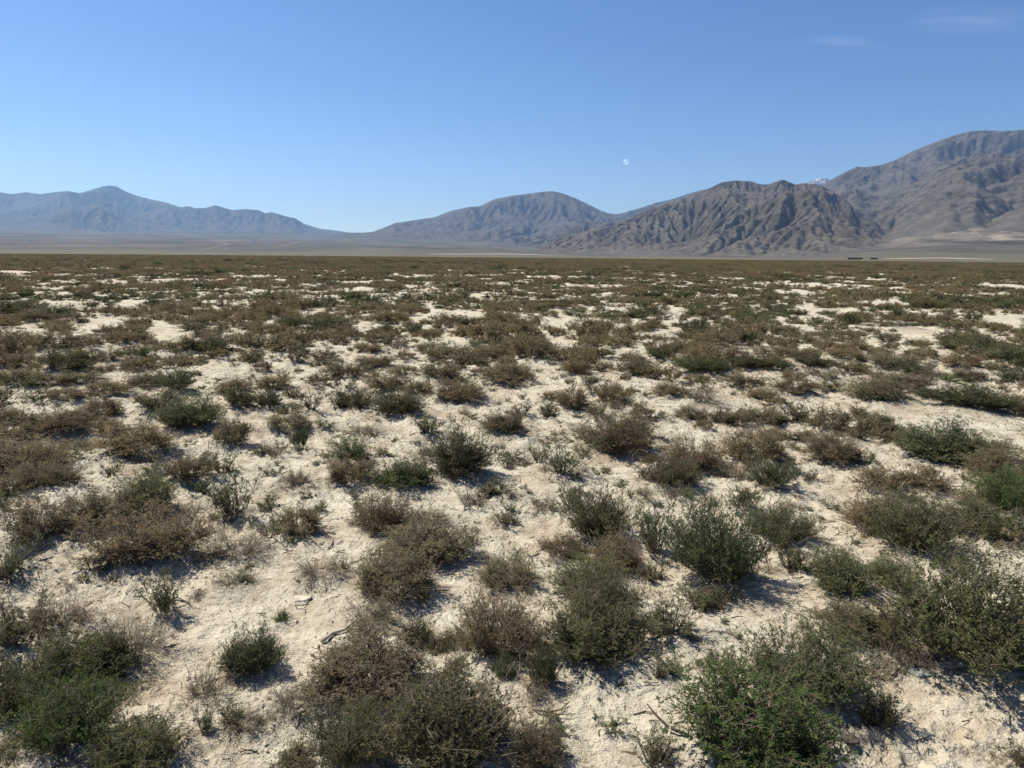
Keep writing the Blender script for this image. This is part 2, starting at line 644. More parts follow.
# little shrunken clay plates
vor = nt.new('ShaderNodeTexVoronoi', feature='DISTANCE_TO_EDGE', inp={'Scale': 13.0, 'Randomness': 1.0})
wv = nt.new('ShaderNodeVectorMath', operation='ADD')
nzc = nt.new('ShaderNodeTexNoise', inp={'Scale': 5.0, 'Detail': 3.0, 'Vector': P})
sv = nt.new('ShaderNodeVectorMath', operation='SCALE', inp={0: nzc.outputs['Color'], 'Scale': .22})
nt.l.new(P, wv.inputs[0]); nt.l.new(sv.outputs[0], wv.inputs[1]); nt.l.new(wv.outputs[0], vor.inputs['Vector'])
crack = nt.ramp(vor.outputs['Distance'], [(.0, 1.0), (.035, 0.0)])
crk_m = nt.math('MULTIPLY', crack, nt.ramp(nt.noise(P, 1.3, 2), [(.48, 0.0), (.6, 1.0)]))
clay = nt.mix(nt.math('MULTIPLY', crk_m, .12), clay, (.16, .125, .09))
lit = nt.math('MULTIPLY', att(nt, 'litter'), nt.ramp(nt.noise(P, 28, 5, .7), [(.40, 0.0), (.60, 1.0)]))
clay = nt.mix(nt.math('MULTIPLY', lit, .9), clay, (.14, .108, .075))
nf = nt.noise(P, .08, 6, .65); nf2 = nt.noise(P, .012, 5, .6)
scrub = nt.ramp(nf, [(.3, (.075, .068, .042)), (.52, (.118, .102, .066)), (.75, (.165, .140, .095))])
scrub = nt.mix(nt.math('MULTIPLY', nt.ramp(nf2, [(.4, 0.0), (.65, 1.0)]), .5), scrub, (.085, .083, .048))
col = nt.mix(att(nt, 'cover'), clay, scrub)
mp = nt.new('ShaderNodeMapping', inp={'Vector': P, 'Scale': (.004, .0016, .004)})
nq = nt.noise(mp.outputs[0], 1.0, 9, .70)
fanc = nt.ramp(nq, [(.35, (.038, .037, .030)), (.5, (.074, .067, .055)), (.66, (.125, .110, .088))])
fanc = nt.mix(att(nt, 'tan'), fanc, nt.ramp(nt.noise(P, .012, 6, .7), [(.36, (.075, .064, .05)), (.5, (.145, .122, .096)), (.64, (.25, .212, .168))]))
col = nt.mix(att(nt, 'fan'), col, fanc)
bs = nt.new('ShaderNodeBsdfPrincipled', inp={'Base Color': col, 'Roughness': .95, 'Specular IOR Level': .1})
hb = nt.math('ADD', nt.math('MULTIPLY', n2, .5), nt.math('ADD', nt.math('MULTIPLY', n3, .32), nt.math('MULTIPLY', crk_m, -.06)))
hb = nt.math('ADD', hb, nt.math('MULTIPLY', nt.noise(P, 140, 3, .6), .12))
pl = nt.new('ShaderNodeTexVoronoi', feature='F1', inp={'Scale': 24.0, 'Randomness': 1.0}); nt.l.new(wv.outputs[0], pl.inputs['Vector'])
ps = nt.new('ShaderNodeSeparateColor', inp={0: pl.outputs['Color']})
flake = nt.math('MULTIPLY', ps.outputs[0], nt.ramp(nt.noise(P, 2.2, 3), [(.42, 0.0), (.58, 1.0)]))
hb = nt.math('ADD', hb, nt.math('MULTIPLY', flake, .22))
bump = nt.new('ShaderNodeBump', inp={'Strength': 1.0, 'Distance': .05, 'Height': hb})
nt.l.new(bump.outputs[0], bs.inputs['Normal'])
nt.l.new(bs.outputs[0], out.inputs['Surface'])

ground = link('ground', new_mesh('ground', gv, [quads, tris], [m_ground], smooth_shade=True, attrs=vals))
tag(ground, kind='structure')

# ------------------------------------------------------------------ shrubs: growth
def grow(rng, form, n_main, n_sprig, n_leaf, leaf, sprig_len, stem_r, segs=5):
    """one shrub of unit width and unit height: (foliage verts, quads, tint), (stem verts, quads)"""
    P_ = dict(cushion=(92, .24, .50), bushy=(84, .16, .22), open=(60, .07, .22), dry=(84, .14, .25))[form]
    th_max, r0, tmin = math.radians(P_[0]), P_[1], P_[2]
    az = rng.uniform(0, 2 * math.pi, n_main)
    th = th_max * np.sqrt(rng.uniform(0.0, 1, n_main)) * (1 if form != 'open' else .95)
    ph = rng.uniform(0, 6.28, 5); am = rng.uniform(.04, .19, 5)
    lobe = 1 + sum(am[k] * np.sin((k + 1) * az + ph[k]) for k in range(5))
    L = lobe * rng.uniform(.62, 1.10, n_main) * (1 + .16 * np.sin(3 * th + ph[0]))
    if form in ('open', 'dry'): L *= rng.uniform(.65, 1.1, n_main)
    end = np.stack([.5 * np.sin(th) * np.cos(az), .5 * np.sin(th) * np.sin(az), 1.0 * np.maximum(np.cos(th), 0) ** .75 * .95 + .06], 1) * L[:, None]
    rr = r0 * np.sqrt(rng.uniform(0, 1, n_main))
    b0 = np.stack([rr * np.cos(az), rr * np.sin(az), np.full(n_main, -.05)], 1)
    ctrl = b0 * .4 + end * .6; ctrl[:, 2] = end[:, 2] * rng.uniform(.25, .6, n_main)
    ctrl[:, :2] += rng.normal(0, .03, (n_main, 2))
    def bez(t, i):
        t = t[:, None]
        return (1-t)**2 * b0[i] + 2*(1-t)*t * ctrl[i] + t*t * end[i]
    def tan_(t, i):
        t = t[:, None]
        d = 2*(1-t)*(ctrl[i]-b0[i]) + 2*t*(end[i]-ctrl[i])
        return d / np.linalg.norm(d, axis=1, keepdims=True)
    # stems: 3-sided tubes
    sv, sf = [], []
    ts = np.linspace(0, 1, segs + 1)
    ii = np.arange(n_main); n0 = 0
    rings = []
    for k, t in enumerate(ts):
        c = bez(np.full(n_main, t), ii); tg = tan_(np.full(n_main, t), ii)
        u = np.cross(tg, [0.3, 0.2, 1.0]); u /= np.linalg.norm(u, axis=1, keepdims=True) + 1e-9
        w = np.cross(tg, u)
        rad = stem_r * (1 - .75 * t) * (.7 + .6 * L[:, None])
        rings.append(np.stack([c + rad * (u * math.cos(a) + w * math.sin(a)) for a in (0, 2.094, 4.189)], 1))
    ring = np.stack(rings, 0)                         # (segs+1, n, 3, 3)
    sv = ring.reshape(-1, 3)
    I = np.arange((segs + 1) * n_main * 3).reshape(segs + 1, n_main, 3)
    J = np.roll(I, -1, axis=2)
    sf = np.stack([I[:-1], J[:-1], J[1:], I[1:]], -1).reshape(-1, 4)
    # sprigs
    m = rng.randint(0, n_main, n_sprig)
    t = tmin + (1 - tmin) * rng.uniform(0, 1, n_sprig) ** .75
    p = bez(t, m); tg = tan_(t, m)
    spread = dict(cushion=.055, bushy=.06, open=.035, dry=.05)[form]
    off = rng.normal(0, spread, (n_sprig, 3)) * (.4 + .6 * t[:, None])
    off[:, 2] *= .8
    d = tg * .6 + np.array([0, 0, dict(cushion=.35, bushy=.65, open=.6, dry=.3)[form]]) + rng.normal(0, .38, (n_sprig, 3))
    d /= np.linalg.norm(d, axis=1, keepdims=True)
    q = p + off; q[:, 2] = np.maximum(q[:, 2], .015)
    ln = sprig_len * rng.uniform(.55, 1.25, n_sprig)
    clump = rng.uniform(0, 1, n_main)
    tint = np.clip(.55 * clump[m] + .45 * rng.uniform(0, 1, n_sprig), 0, 1)
    # sprig axes and their link to the stem: thin quads
    side = np.cross(d, rng.normal(0, 1, (n_sprig, 3))); side /= np.linalg.norm(side, axis=1, keepdims=True) + 1e-9
    wid = stem_r * .45
    tip = q + d * ln[:, None]
    ax = np.stack([p - side * wid, p + side * wid, tip + side * wid * .5, tip - side * wid * .5], 1).reshape(-1, 3)
    af = np.arange(n_sprig * 4).reshape(-1, 4) + len(sv)
    sv = np.vstack([sv, ax]); sf = np.vstack([sf, af])
    # leaves
    fv = np.zeros((0, 3)); ff = np.zeros((0, 4), int); ft = np.zeros(0)
    if n_leaf:
        N = n_sprig * n_leaf
        pos = np.tile((np.arange(n_leaf) + .5) / n_leaf, n_sprig) + rng.uniform(-.3, .3, N) / n_leaf
        si = np.repeat(np.arange(n_sprig), n_leaf)
        c = q[si] + d[si] * (ln[si] * pos)[:, None]
        rad = rng.normal(0, 1, (N, 3)); rad -= (rad * d[si]).sum(1, keepdims=True) * d[si]
        rad /= np.linalg.norm(rad, axis=1, keepdims=True) + 1e-9
        ld = d[si] * .8 + rad * .75; ld /= np.linalg.norm(ld, axis=1, keepdims=True)
        lw = np.cross(ld, rad + rng.normal(0, .5, (N, 3))); lw /= np.linalg.norm(lw, axis=1, keepdims=True) + 1e-9
        ll = leaf[0] * rng.uniform(.6, 1.25, N)[:, None]; lwid = leaf[1] * rng.uniform(.7, 1.2, N)[:, None]
        fv = np.stack([c, c + ld * ll * .5 + lw * lwid * .5, c + ld * ll, c + ld * ll * .5 - lw * lwid * .5], 1).reshape(-1, 3)
        ff = np.arange(N * 4).reshape(-1, 4)
        ft = np.repeat(tint[si] * .7 + .3 * rng.uniform(0, 1, N), 4)
    allv = np.vstack([fv, sv]) if len(fv) else sv
    top = np.percentile(allv[:, 2], 99.3); wx = np.percentile(np.abs(allv[:, :2]), dict(cushion=96, bushy=96, open=97, dry=97)[form])
    sc_ = np.array([.5 / wx, .5 / wx, 1 / top])
    return fv * sc_, ff, ft, sv * sc_, sf

def foliage_mat(name, a, b, c, trans=.34, stops=(.15, .5, .85)):
    """a, b, c: main leaf colours, mixed sprig by sprig and plant by plant"""
    m, nt, out = mat_new(name)
    tint = att(nt, 'tint')
    oi = nt.new('ShaderNodeObjectInfo').outputs['Random']
    f = nt.math('ADD', nt.math('MULTIPLY', tint, .75), nt.math('MULTIPLY', nt.math('SUBTRACT', oi, .5), .42), clamp=True)
    col = nt.ramp(f, [(stops[0], a), (stops[1], b), (stops[2], c)])
    hs = nt.new('ShaderNodeHueSaturation', inp={'Color': col, 'Value': nt.math('ADD', nt.math('MULTIPLY', oi, .5), .75)})
    col = hs.outputs[0]
    dif = nt.new('ShaderNodeBsdfPrincipled', inp={'Base Color': col, 'Roughness': .85, 'Specular IOR Level': .05})
    tr = nt.new('ShaderNodeBsdfTranslucent', inp={'Color': col})
    mx = nt.new('ShaderNodeMixShader', inp={0: trans, 1: dif.outputs[0], 2: tr.outputs[0]})
    nt.l.new(mx.outputs[0], out.inputs['Surface'])
    return m

F_COL = {
    'G': ((.128, .124, .054), (.066, .098, .032), (.094, .150, .042)),
    'K': ((.126, .112, .058), (.068, .082, .036), (.088, .110, .046)),
    'E': ((.166, .140, .074), (.088, .098, .042), (.112, .136, .054)),
    'O': ((.218, .168, .098), (.156, .136, .074), (.132, .132, .066)),
    'B': ((.240, .178, .100), (.196, .150, .082), (.152, .132, .066)),
    'T': ((.31, .25, .155), (.26, .21, .13), (.19, .165, .10)),
    'R': ((.210, .132, .090), (.182, .118, .076), (.14, .115, .072)),
    'S': ((.162, .138, .078), (.084, .098, .044), (.106, .132, .055)),
    'D': ((.27, .215, .145), (.21, .17, .11), (.155, .138, .085)),
}
F_MAT = {k: foliage_mat('foliage_' + n, *F_COL[k], stops=(.06, .42, .80) if k in 'GKES' else (.15, .5, .85)) for k, n in
         dict(G='bright_green', K='dark_green', E='olive_green', O='olive_brown', B='brown', T='straw', R='reddish', S='grey_green', D='dry').items()}
m_stem = simple_mat('stem_bark', (.16, .12, .088), .9, .35, 30)
m_stem_pale = simple_mat('stem_pale', (.20, .16, .115), .9, .3, 30)
FORM = dict(G='bushy', K='bushy', E='bushy', O='cushion', B='cushion', T='dry', R='dry', S='open', D='dry')

#            n_main n_sprig n_leaf leaf            sprig  stem_r
LARGE = dict(cushion=(170, 3100, 9, (.026, .0105), .075, .0034), bushy=(120, 2900, 10, (.027, .0105), .090, .0036),
             open=(34, 560, 10, (.030, .010), .10, .005), dry=(90, 1000, 5, (.024, .0075), .11, .0034))
MID = dict(cushion=(90, 1250, 8, (.041, .0155), .10, .0055), bushy=(70, 1100, 8, (.043, .0155), .115, .0055),
           open=(24, 300, 9, (.044, .015), .12, .0075), dry=(54, 460, 4, (.038, .013), .14, .006))
SMALL = dict(cushion=(24, 430, 5, (.080, .036), .12, .008), bushy=(20, 400, 5, (.082, .036), .13, .008),
             open=(12, 130, 6, (.072, .028), .15, .012), dry=(22, 190, 3, (.062, .022), .17, .010))
FINE = dict(cushion=(30, 620, 7, (.054, .0215), .11, .0065), bushy=(26, 560, 7, (.056, .0215), .125, .0065),
            open=(14, 170, 7, (.056, .020), .14, .010), dry=(30, 260, 4, (.050, .017), .16, .008))
PROTO = {}
_rg = np.random.RandomState(5)
for form in ('cushion', 'bushy', 'open', 'dry'):
    for size, tab, cnt in (('large', LARGE, 4), ('mid', MID, 3)):
        for v in range(cnt):
            fv, ff, ft, sv_, sf_ = grow(_rg, form, *tab[form])
            PROTO[form, size, v] = (new_mesh('foliage', fv, ff, [F_MAT['O']], attrs={'tint': ft}),
                                    new_mesh('stems', sv_, sf_, [m_stem]))
for k in F_COL:
    for v in range(4):
        fv, ff, ft, sv_, sf_ = grow(_rg, FORM[k], *(SMALL if v < 2 else FINE)[FORM[k]])
        PROTO[k, 'small', v] = new_mesh('shrub', np.vstack([fv, sv_]), np.vstack([ff, sf_ + len(fv)]), [F_MAT[k], m_stem],
                                        mat_idx=np.concatenate([np.zeros(len(ff)), np.ones(len(sf_))]),
                                        attrs={'tint': np.concatenate([ft, np.full(len(sv_), .3)])})

# ------------------------------------------------------------------ labels for the smaller ones
ONES = 'zero one two three four five six seven eight nine ten eleven twelve thirteen fourteen fifteen sixteen seventeen eighteen nineteen'.split()
TENS = 'x x twenty thirty forty fifty sixty seventy eighty ninety'.split()
def words_of(n):
    n = int(n)
    if n < 20: return ONES[n]
    if n >= 100: return 'hundred'
    return TENS[n // 10] + ('' if n % 10 == 0 else '-' + ONES[n % 10])
LOOK = dict(G='bright green', K='dark green', E='olive green', O='olive brown', B='brown', T='straw coloured', R='reddish', S='sparse green', D='dry grey brown')
def look_of(s):
    wide = s['w'] > 2.6 * s['h']
    size = 'small' if s['w'] < 24 else ('wide' if wide else ('' if s['w'] < 44 else 'big'))
    noun = {'cushion': 'cushion', 'bushy': 'bush', 'open': 'sprig', 'dry': 'tuft'}[FORM[s['k']]]
    return (size + ' ' + LOOK[s['k']] + ' ' + noun).strip()
def relation(i):
    s = SPECS[i]; best = None
    for j, o in enumerate(SPECS):
        if j == i or o['w'] < s['w'] * .9: continue
        dx = o['x'] - s['x']; dy = (o['y'] - .4*o['h']) - (s['y'] - .4*s['h'])
        gap = math.hypot(dx, dy * 1.6)
        if gap > .75 * (s['w'] + o['w']): continue
        if best is None or gap < best[0]: best = (gap, j, dx, dy)
    if best is None: return 'on the plain'
    _, j, dx, dy = best
    side = ('left of' if dx > 0 else 'right of') if abs(dx) > 1.3 * abs(dy) else ('behind' if dy > 0 else 'in front of')
    return side + ' a ' + LOOK[SPECS[j]['k']] + ' one'
seen = set()
for i, s in enumerate(SPECS):
    if s['label']:
        seen.add(s['label']); continue
    c, d = round(s['x'] / 10.24), round((s['y'] - s['h'] / 2) / 7.68)
    c = max(1, c)
    for dc in (0, 1, -1, 2, -2):
        t = '%s %s, %s percent across, %s down' % (look_of(s), relation(i), words_of(c + dc), words_of(d))
        if len(t.replace(',', '').split()) > 16:
            t = '%s, %s percent across, %s percent down the photo' % (look_of(s), words_of(c + dc), words_of(d))
        if t not in seen: break
    seen.add(t); s['label'] = t

# ------------------------------------------------------------------ the shrubs as things
GROUP = 'shrubs scattered over the pale plain'
_r2 = random.Random(8)
SMALL_ROOT = {}
for s in SPECS:
    form = FORM[s['k']]
    z = float(height_at(s['cx'], s['cy'])[0]) - .01
    if s['w'] < 30 and not (s['d'] < 5.5 and s['w'] >= 13):
        me = PROTO[s['k'], 'small', _r2.randrange(2) + (2 if s['y'] > 335 else 0)]
        o = bpy.data.objects.new('shrub', me); COL.objects.link(o)
        o.location = (s['cx'], s['cy'], z)
        o.scale = (s['W'] * _r2.choice((1, -1)), s['D'], s['H'])
        o.rotation_euler = (0, 0, -s['az'])
        tag(o, s['label'], 'shrub', GROUP)
        continue
    size = 'large' if s['w'] >= 52 else 'mid'
    fm, sm = PROTO[form, size, _r2.randrange(4 if size == 'large' else 3)]
    root = bpy.data.objects.new('shrub', None); COL.objects.link(root)
    root.empty_display_size = .1
    root.location = (s['cx'], s['cy'], z)
    root.scale = (s['W'], s['D'], s['H'])
    root.rotation_euler = (0, 0, -s['az'])
    tag(root, s['label'], 'shrub', GROUP)
    a = _r2.uniform(0, 6.28)
    fo = link('foliage', fm, root); st = link('stems', sm, root)
    fo.rotation_euler.z = st.rotation_euler.z = a
    fo.material_slots[0].link = 'OBJECT'; fo.material_slots[0].material = F_MAT[s['k']]
    if size == 'large' and s['k'] in 'OBE' and _r2.random() < .55:
        dt_ = link('dead_twigs', PROTO['dry', 'large', _r2.randrange(4)][1], root)
        dt_.rotation_euler.z = _r2.uniform(0, 6.28); dt_.scale = (1.03, 1.03, 1.02)
        dt_.material_slots[0].link = 'OBJECT'; dt_.material_slots[0].material = m_stem_pale
    if s['k'] in 'SDR':
        st.material_slots[0].link = 'OBJECT'; st.material_slots[0].material = m_stem_pale

# ------------------------------------------------------------------ scrub that nobody could count
def project(x, y, z):
    v = np.stack([x, y, z - EYE[2]], 0)
    f = _F @ v; return 512 + FOC * (CAM_R @ v) / f, 384 - FOC * (CAM_U @ v) / f

def scatter_object(name, pts, scales, rots, kinds, protos):
    """one object: points carrying small shrubs through geometry nodes"""
    me = bpy.data.meshes.new(name)
    me.vertices.add(len(pts)); me.vertices.foreach_set('co', np.asarray(pts, np.float32).ravel())
    a = me.attributes.new('size', 'FLOAT_VECTOR', 'POINT'); a.data.foreach_set('vector', np.asarray(scales, np.float32).ravel())
    a = me.attributes.new('turn', 'FLOAT', 'POINT'); a.data.foreach_set('value', np.asarray(rots, np.float32))
    a = me.attributes.new('sort', 'INT', 'POINT'); a.data.foreach_set('value', np.asarray(kinds, np.int32))
    o = link(name, me)
    ng = bpy.data.node_groups.new(name, 'GeometryNodeTree')
    ng.interface.new_socket('Geometry', in_out='INPUT', socket_type='NodeSocketGeometry')
    ng.interface.new_socket('Geometry', in_out='OUTPUT', socket_type='NodeSocketGeometry')
    N = ng.nodes; Lk = ng.links
    gi = N.new('NodeGroupInput'); go = N.new('NodeGroupOutput')
    iop = N.new('GeometryNodeInstanceOnPoints')
    join = N.new('GeometryNodeJoinGeometry')
    for p in reversed(protos):                       # Join Geometry lists its last link first
        oi = N.new('GeometryNodeObjectInfo'); oi.inputs['Object'].default_value = p; oi.transform_space = 'ORIGINAL'
        gt = N.new('GeometryNodeGeometryToInstance'); Lk.new(oi.outputs['Geometry'], gt.inputs[0]); Lk.new(gt.outputs[0], join.inputs[0])
    def named(n, typ):
        nd = N.new('GeometryNodeInputNamedAttribute'); nd.data_type = typ; nd.inputs['Name'].default_value = n; return nd.outputs['Attribute']
    cx = N.new('ShaderNodeCombineXYZ'); Lk.new(named('turn', 'FLOAT'), cx.inputs['Z'])
    Lk.new(gi.outputs[0], iop.inputs['Points']); Lk.new(join.outputs[0], iop.inputs['Instance'])
    iop.inputs['Pick Instance'].default_value = True
    Lk.new(named('sort', 'INT'), iop.inputs['Instance Index']); Lk.new(cx.outputs[0], iop.inputs['Rotation'])
    Lk.new(named('size', 'FLOAT_VECTOR'), iop.inputs['Scale'])
    Lk.new(iop.outputs[0], go.inputs[0])
    md = o.modifiers.new('scatter', 'NODES'); md.node_group = ng
    return o

small_obj = {}
for o in COL.objects:
    if o.name.split('.')[0] == 'shrub' and o.type == 'MESH':
        for k in F_COL:
            for v in range(4):
                if o.data is PROTO[k, 'small', v] and (k, v) not in small_obj: small_obj[k, v] = o
PKEYS = sorted(small_obj)

BARE = [(960, 425, 75, 16), (850, 404, 50, 7), (1000, 440, 50, 9), (915, 472, 45, 10), (40, 402, 38, 14), (85, 408, 20, 9), (470, 395, 14, 8), (545, 392, 36, 9), (560, 425, 46, 7), (700, 445, 20, 9), (225, 385, 14, 10), (270, 440, 26, 5), (225, 369, 28, 9), (542, 377, 22, 8), (108, 322, 26, 5), (95, 328, 22, 5), (170, 330, 26, 6), (345, 353, 22, 7), (415, 366, 22, 6),
        (272, 362, 12, 5), (345, 372, 24, 7), (560, 323, 7, 10), (600, 352, 14, 3), (660, 346, 26, 3), (725, 357, 8, 6), (748, 352, 10, 6),
        (675, 314, 12, 4), (850, 312, 14, 3), (805, 309, 12, 3), (875, 343, 14, 7), (925, 341, 10, 3), (945, 356, 14, 4), (795, 372, 22, 5),
        (130, 306, 8, 10), (60, 360, 20, 6), (120, 360, 14, 8), (90, 333, 14, 5), (15, 333, 14, 5), (232, 337, 16, 5), (262, 326, 8, 4),
        (298, 334, 16, 4), (470, 315, 14, 3), (437, 313, 8, 3), (560, 346, 30, 3), (600, 322, 8, 4), (990, 321, 8, 3), (960, 333, 10, 3), (1000, 340, 10, 4)]
_r3 = np.random.RandomState(21)
xs, ys, cellw = [], [], []
for (r0, r1, step, amax) in ((4.9, 62, .50, 60), (62, 160, .62, 48), (160, 500, 1.25, 43)):
    g1 = np.arange(-r1, r1, step); A, B = np.meshgrid(g1, np.arange(0 if amax <= 90 else -r1, r1, step))
    A = A.ravel(); B = B.ravel()
    r = np.hypot(A, B); k = (r > r0) & (r < r1) & (np.abs(np.arctan2(A, B)) < R(amax))
    A = A[k]; B = B[k]
    xs.append(A + _r3.uniform(-.42, .42, len(A)) * step); ys.append(B + _r3.uniform(-.42, .42, len(A)) * step)
    cellw.append(np.full(len(A), step))
xs = np.concatenate(xs); ys = np.concatenate(ys); cellw = np.concatenate(cellw)
rad_ = np.hypot(xs, ys)
zs = height_at(xs, ys)
qx, qy = project(xs, ys, zs)
inside = (qx > -12) & (qx < 1036)
small_zone = inside & (qy > 372)
keep = ~(inside & (qy > 470))
clump = fbm(xs / 1.5, ys / 2.4, 3, 141) + .45 * fbm(xs / 6, ys / 9, 2, 151)
pres = np.interp(rad_, [5, 14, 26, 40, 90, 160, 500], [.80, .65, .59, .62, .74, .88, 1.0])
slope_y = (base_height(xs, ys + .7) - base_height(xs, ys - .7)) / 1.4
pres = pres - 5.5 * np.clip(slope_y - .015, 0, .2) * smooth(12, 28, rad_) * smooth(420, 150, rad_) + 2.0 * np.clip(-slope_y, 0, .1) * smooth(12, 28, rad_)
keep &= _r3.uniform(0, 1, len(xs)) < np.clip(pres + .62 * clump, .015, 1)
size = _r3.lognormal(math.log(.92), .40, len(xs)).clip(.35, 2.1) * cellw * np.interp(rad_, [9, 30, 62], [.80, .82, .92])
size = size.clip(.14, 1.7)
keep &= ~(small_zone & (_r3.uniform(0, 1, len(xs)) > .30)); size[small_zone] *= .52
pxw = size * FOC / rad_
for bx, by, bw, bh in BARE:
    if by < 372: bw, bh = bw * .72, bh * .72
    keep &= ~((((qx - bx) / (bw + pxw * .4)) ** 2 + ((qy - by) / (bh + pxw * .1)) ** 2 < 1))
for s in SPECS:
    keep &= ~(np.hypot(xs - s['cx'], (ys - s['cy'])) < .34 * (s['W'] + size * .8))
# the near ground outside the picture
n = 900
r = np.sqrt(_r3.uniform(2.0**2, 12**2, n)); a = _r3.uniform(-R(75), R(75), n)
ex, ey = r * np.sin(a), r * np.cos(a)
ez = height_at(ex, ey); vx, vy = project(ex, ey, ez)
esz = _r3.lognormal(math.log(.42), .35, n).clip(.15, .8)
em = ((vx < -10 - esz * FOC / r * .9) | (vx > 1034 + esz * FOC / r * .6)) & (fbm(ex / 2.2, ey / 2.2, 3, 141) > -.05)
X = np.concatenate([xs[keep], ex[em]]); Y = np.concatenate([ys[keep], ey[em]]); S = np.concatenate([size[keep], esz[em]])
Z = height_at(X, Y) - .01
hue = fbm(X / 5, Y / 8, 2, 171) * .8 + _r3.normal(0, .24, len(X))
def pick(h, u):
    if h < -.08: return 'B'
    if h < .30: return 'O' if u < .75 else 'B'
    if h < .50: return 'E'
    return 'K'
U = _r3.uniform(0, 1, len(X))
kk = [pick(h, u) for h, u in zip(hue, U)]
sort = []
for k, u, rr_ in zip(kk, _r3.randint(0, 2, len(X)), np.hypot(X, Y)):
    key = (k, int(u) + (2 if rr_ < 24 else 0))
    if key not in small_obj: key = next((q for q in PKEYS if q[0] == k and (q[1] > 1) == (rr_ < 24)), None) or next(q for q in PKEYS if q[0] in (k, 'B'))
    sort.append(PKEYS.index(key))
hh = S * _r3.uniform(.32, .58, len(X)) * np.interp(np.hypot(X, Y), [15, 45], [1, .72]) * np.interp(np.hypot(X, Y), [160, 200], [1, .7])
scat = scatter_object('far_scrub', np.stack([X, Y, Z], 1), np.stack([S, S * _r3.uniform(.8, 1.2, len(X)), hh], 1),
                      _r3.uniform(0, 6.28, len(X)), sort, [small_obj[k] for k in PKEYS])
tag(scat, 'low brown and olive scrub covering the far plain up to the mountains', 'scrub', kind='stuff')

# dry weeds between the shrubs
n = 7500
r = np.sqrt(_r3.uniform(1.9**2, 17**2, n)); a = _r3.uniform(-R(46), R(46), n)
wx, wy = r * np.sin(a), r * np.cos(a)
wk = fbm(wx / 1.1, wy / 1.1, 3, 181) > -.02
for s in SPECS:
    wk |= np.hypot(wx - s['cx'], wy - s['cy']) < .62 * s['W']
# keep the sandy strip and the wash open
for p, q_, w_ in (((1010, 425), (830, 398), .8), ((905, 460), (1000, 440), .4), ((700, 720), (1000, 745), .25)):
    p = np.array(ground_hit(*p)); q_ = np.array(ground_hit(*q_)); dv = q_ - p; L2 = dv @ dv
    t = np.clip(((wx - p[0]) * dv[0] + (wy - p[1]) * dv[1]) / L2, 0, 1)
    wk &= ~((np.hypot(wx - p[0] - t * dv[0], wy - p[1] - t * dv[1]) < w_) & (_r3.uniform(0, 1, n) < .93))
wk &= _r3.uniform(0, 1, n) < .62
wx, wy = wx[wk], wy[wk]
ws = _r3.lognormal(math.log(.085), .45, len(wx)).clip(.03, .22)
wz = height_at(wx, wy) - .004
dk = [PKEYS.index(k) for k in PKEYS if k[0] in 'DS'] or [0]
wsort = _r3.choice(dk, len(wx))
weeds = scatter_object('dry_weeds', np.stack([wx, wy, wz], 1), np.stack([ws, ws, ws * _r3.uniform(.3, .8, len(wx))], 1), _r3.uniform(0, 6.28, len(wx)), wsort,
                       [small_obj[k] for k in PKEYS])
tag(weeds, 'tiny dry weeds and seedlings between the shrubs', 'weeds', kind='stuff')

# twigs and crumbs lying on the clay
n = 28000
r = np.sqrt(_r3.uniform(1.7**2, 12**2, n)); a = _r3.uniform(-R(46), R(46), n)
lx, ly = r * np.sin(a), r * np.cos(a)
lk = _r3.uniform(0, 1, n) < .16 + .5 * smooth(-.1, .4, fbm(lx / .8, ly / .8, 3, 191))
for s in SPECS:
    q = np.hypot(lx - s['cx'], ly - s['cy']) < .75 * s['W']
    lk |= q & (_r3.uniform(0, 1, n) < .6)
lx, ly = lx[lk], ly[lk]; lz = height_at(lx, ly); n = len(lx)
dirs = _r3.uniform(0, 6.28, n); ln = _r3.lognormal(math.log(.030), .6, n).clip(.008, .16); wd = .0011 + ln * .022
d3 = np.stack([np.cos(dirs), np.sin(dirs), _r3.normal(0, .18, n)], 1); sd = np.stack([-np.sin(dirs), np.cos(dirs), np.zeros(n)], 1)
c = np.stack([lx, ly, lz + .004], 1)
p0 = c - d3 * ln[:, None] * .5; p1 = c + d3 * ln[:, None] * .5; up = np.array([0, 0, 1.0])
bend = sd * (ln * _r3.normal(0, .12, n))[:, None]
tv, tf = [], []
for k, (pp, f) in enumerate(((p0, 1.0), (c + bend, .9), (p1, .5))):
    w = wd[:, None] * f
    tv.append(np.stack([pp - sd * w, pp + sd * w, pp + up * w * 1.7], 1))
tv = np.stack(tv, 1).reshape(-1, 3)                     # n,3 rings,3 verts
I = np.arange(n * 9).reshape(n, 3, 3); J = np.roll(I, -1, axis=2)
tf = np.stack([I[:, :-1], J[:, :-1], J[:, 1:], I[:, 1:]], -1).reshape(-1, 4)
# crumbs: flattened octahedra
n2_ = 9000
r = np.sqrt(_r3.uniform(1.7**2, 10**2, n2_)); a = _r3.uniform(-R(46), R(46), n2_)
bx, by = r * np.sin(a), r * np.cos(a); bz = height_at(bx, by)
bs_ = _r3.lognormal(math.log(.0048), .6, n2_).clip(.002, .016)
oc = np.array([(1, 0, 0), (0, 1, 0), (-1, 0, 0), (0, -1, 0), (0, 0, .7), (0, 0, -.7)], float)
ov = oc[None] * (bs_[:, None, None]) * _r3.uniform(.6, 1.3, (n2_, 6, 1)) + np.stack([bx, by, bz + bs_ * .25], 1)[:, None]
of = np.array([(0, 1, 4), (1, 2, 4), (2, 3, 4), (3, 0, 4), (1, 0, 5), (2, 1, 5), (3, 2, 5), (0, 3, 5)])
of = (of[None] + 6 * np.arange(n2_)[:, None, None]).reshape(-1, 3) + len(tv)
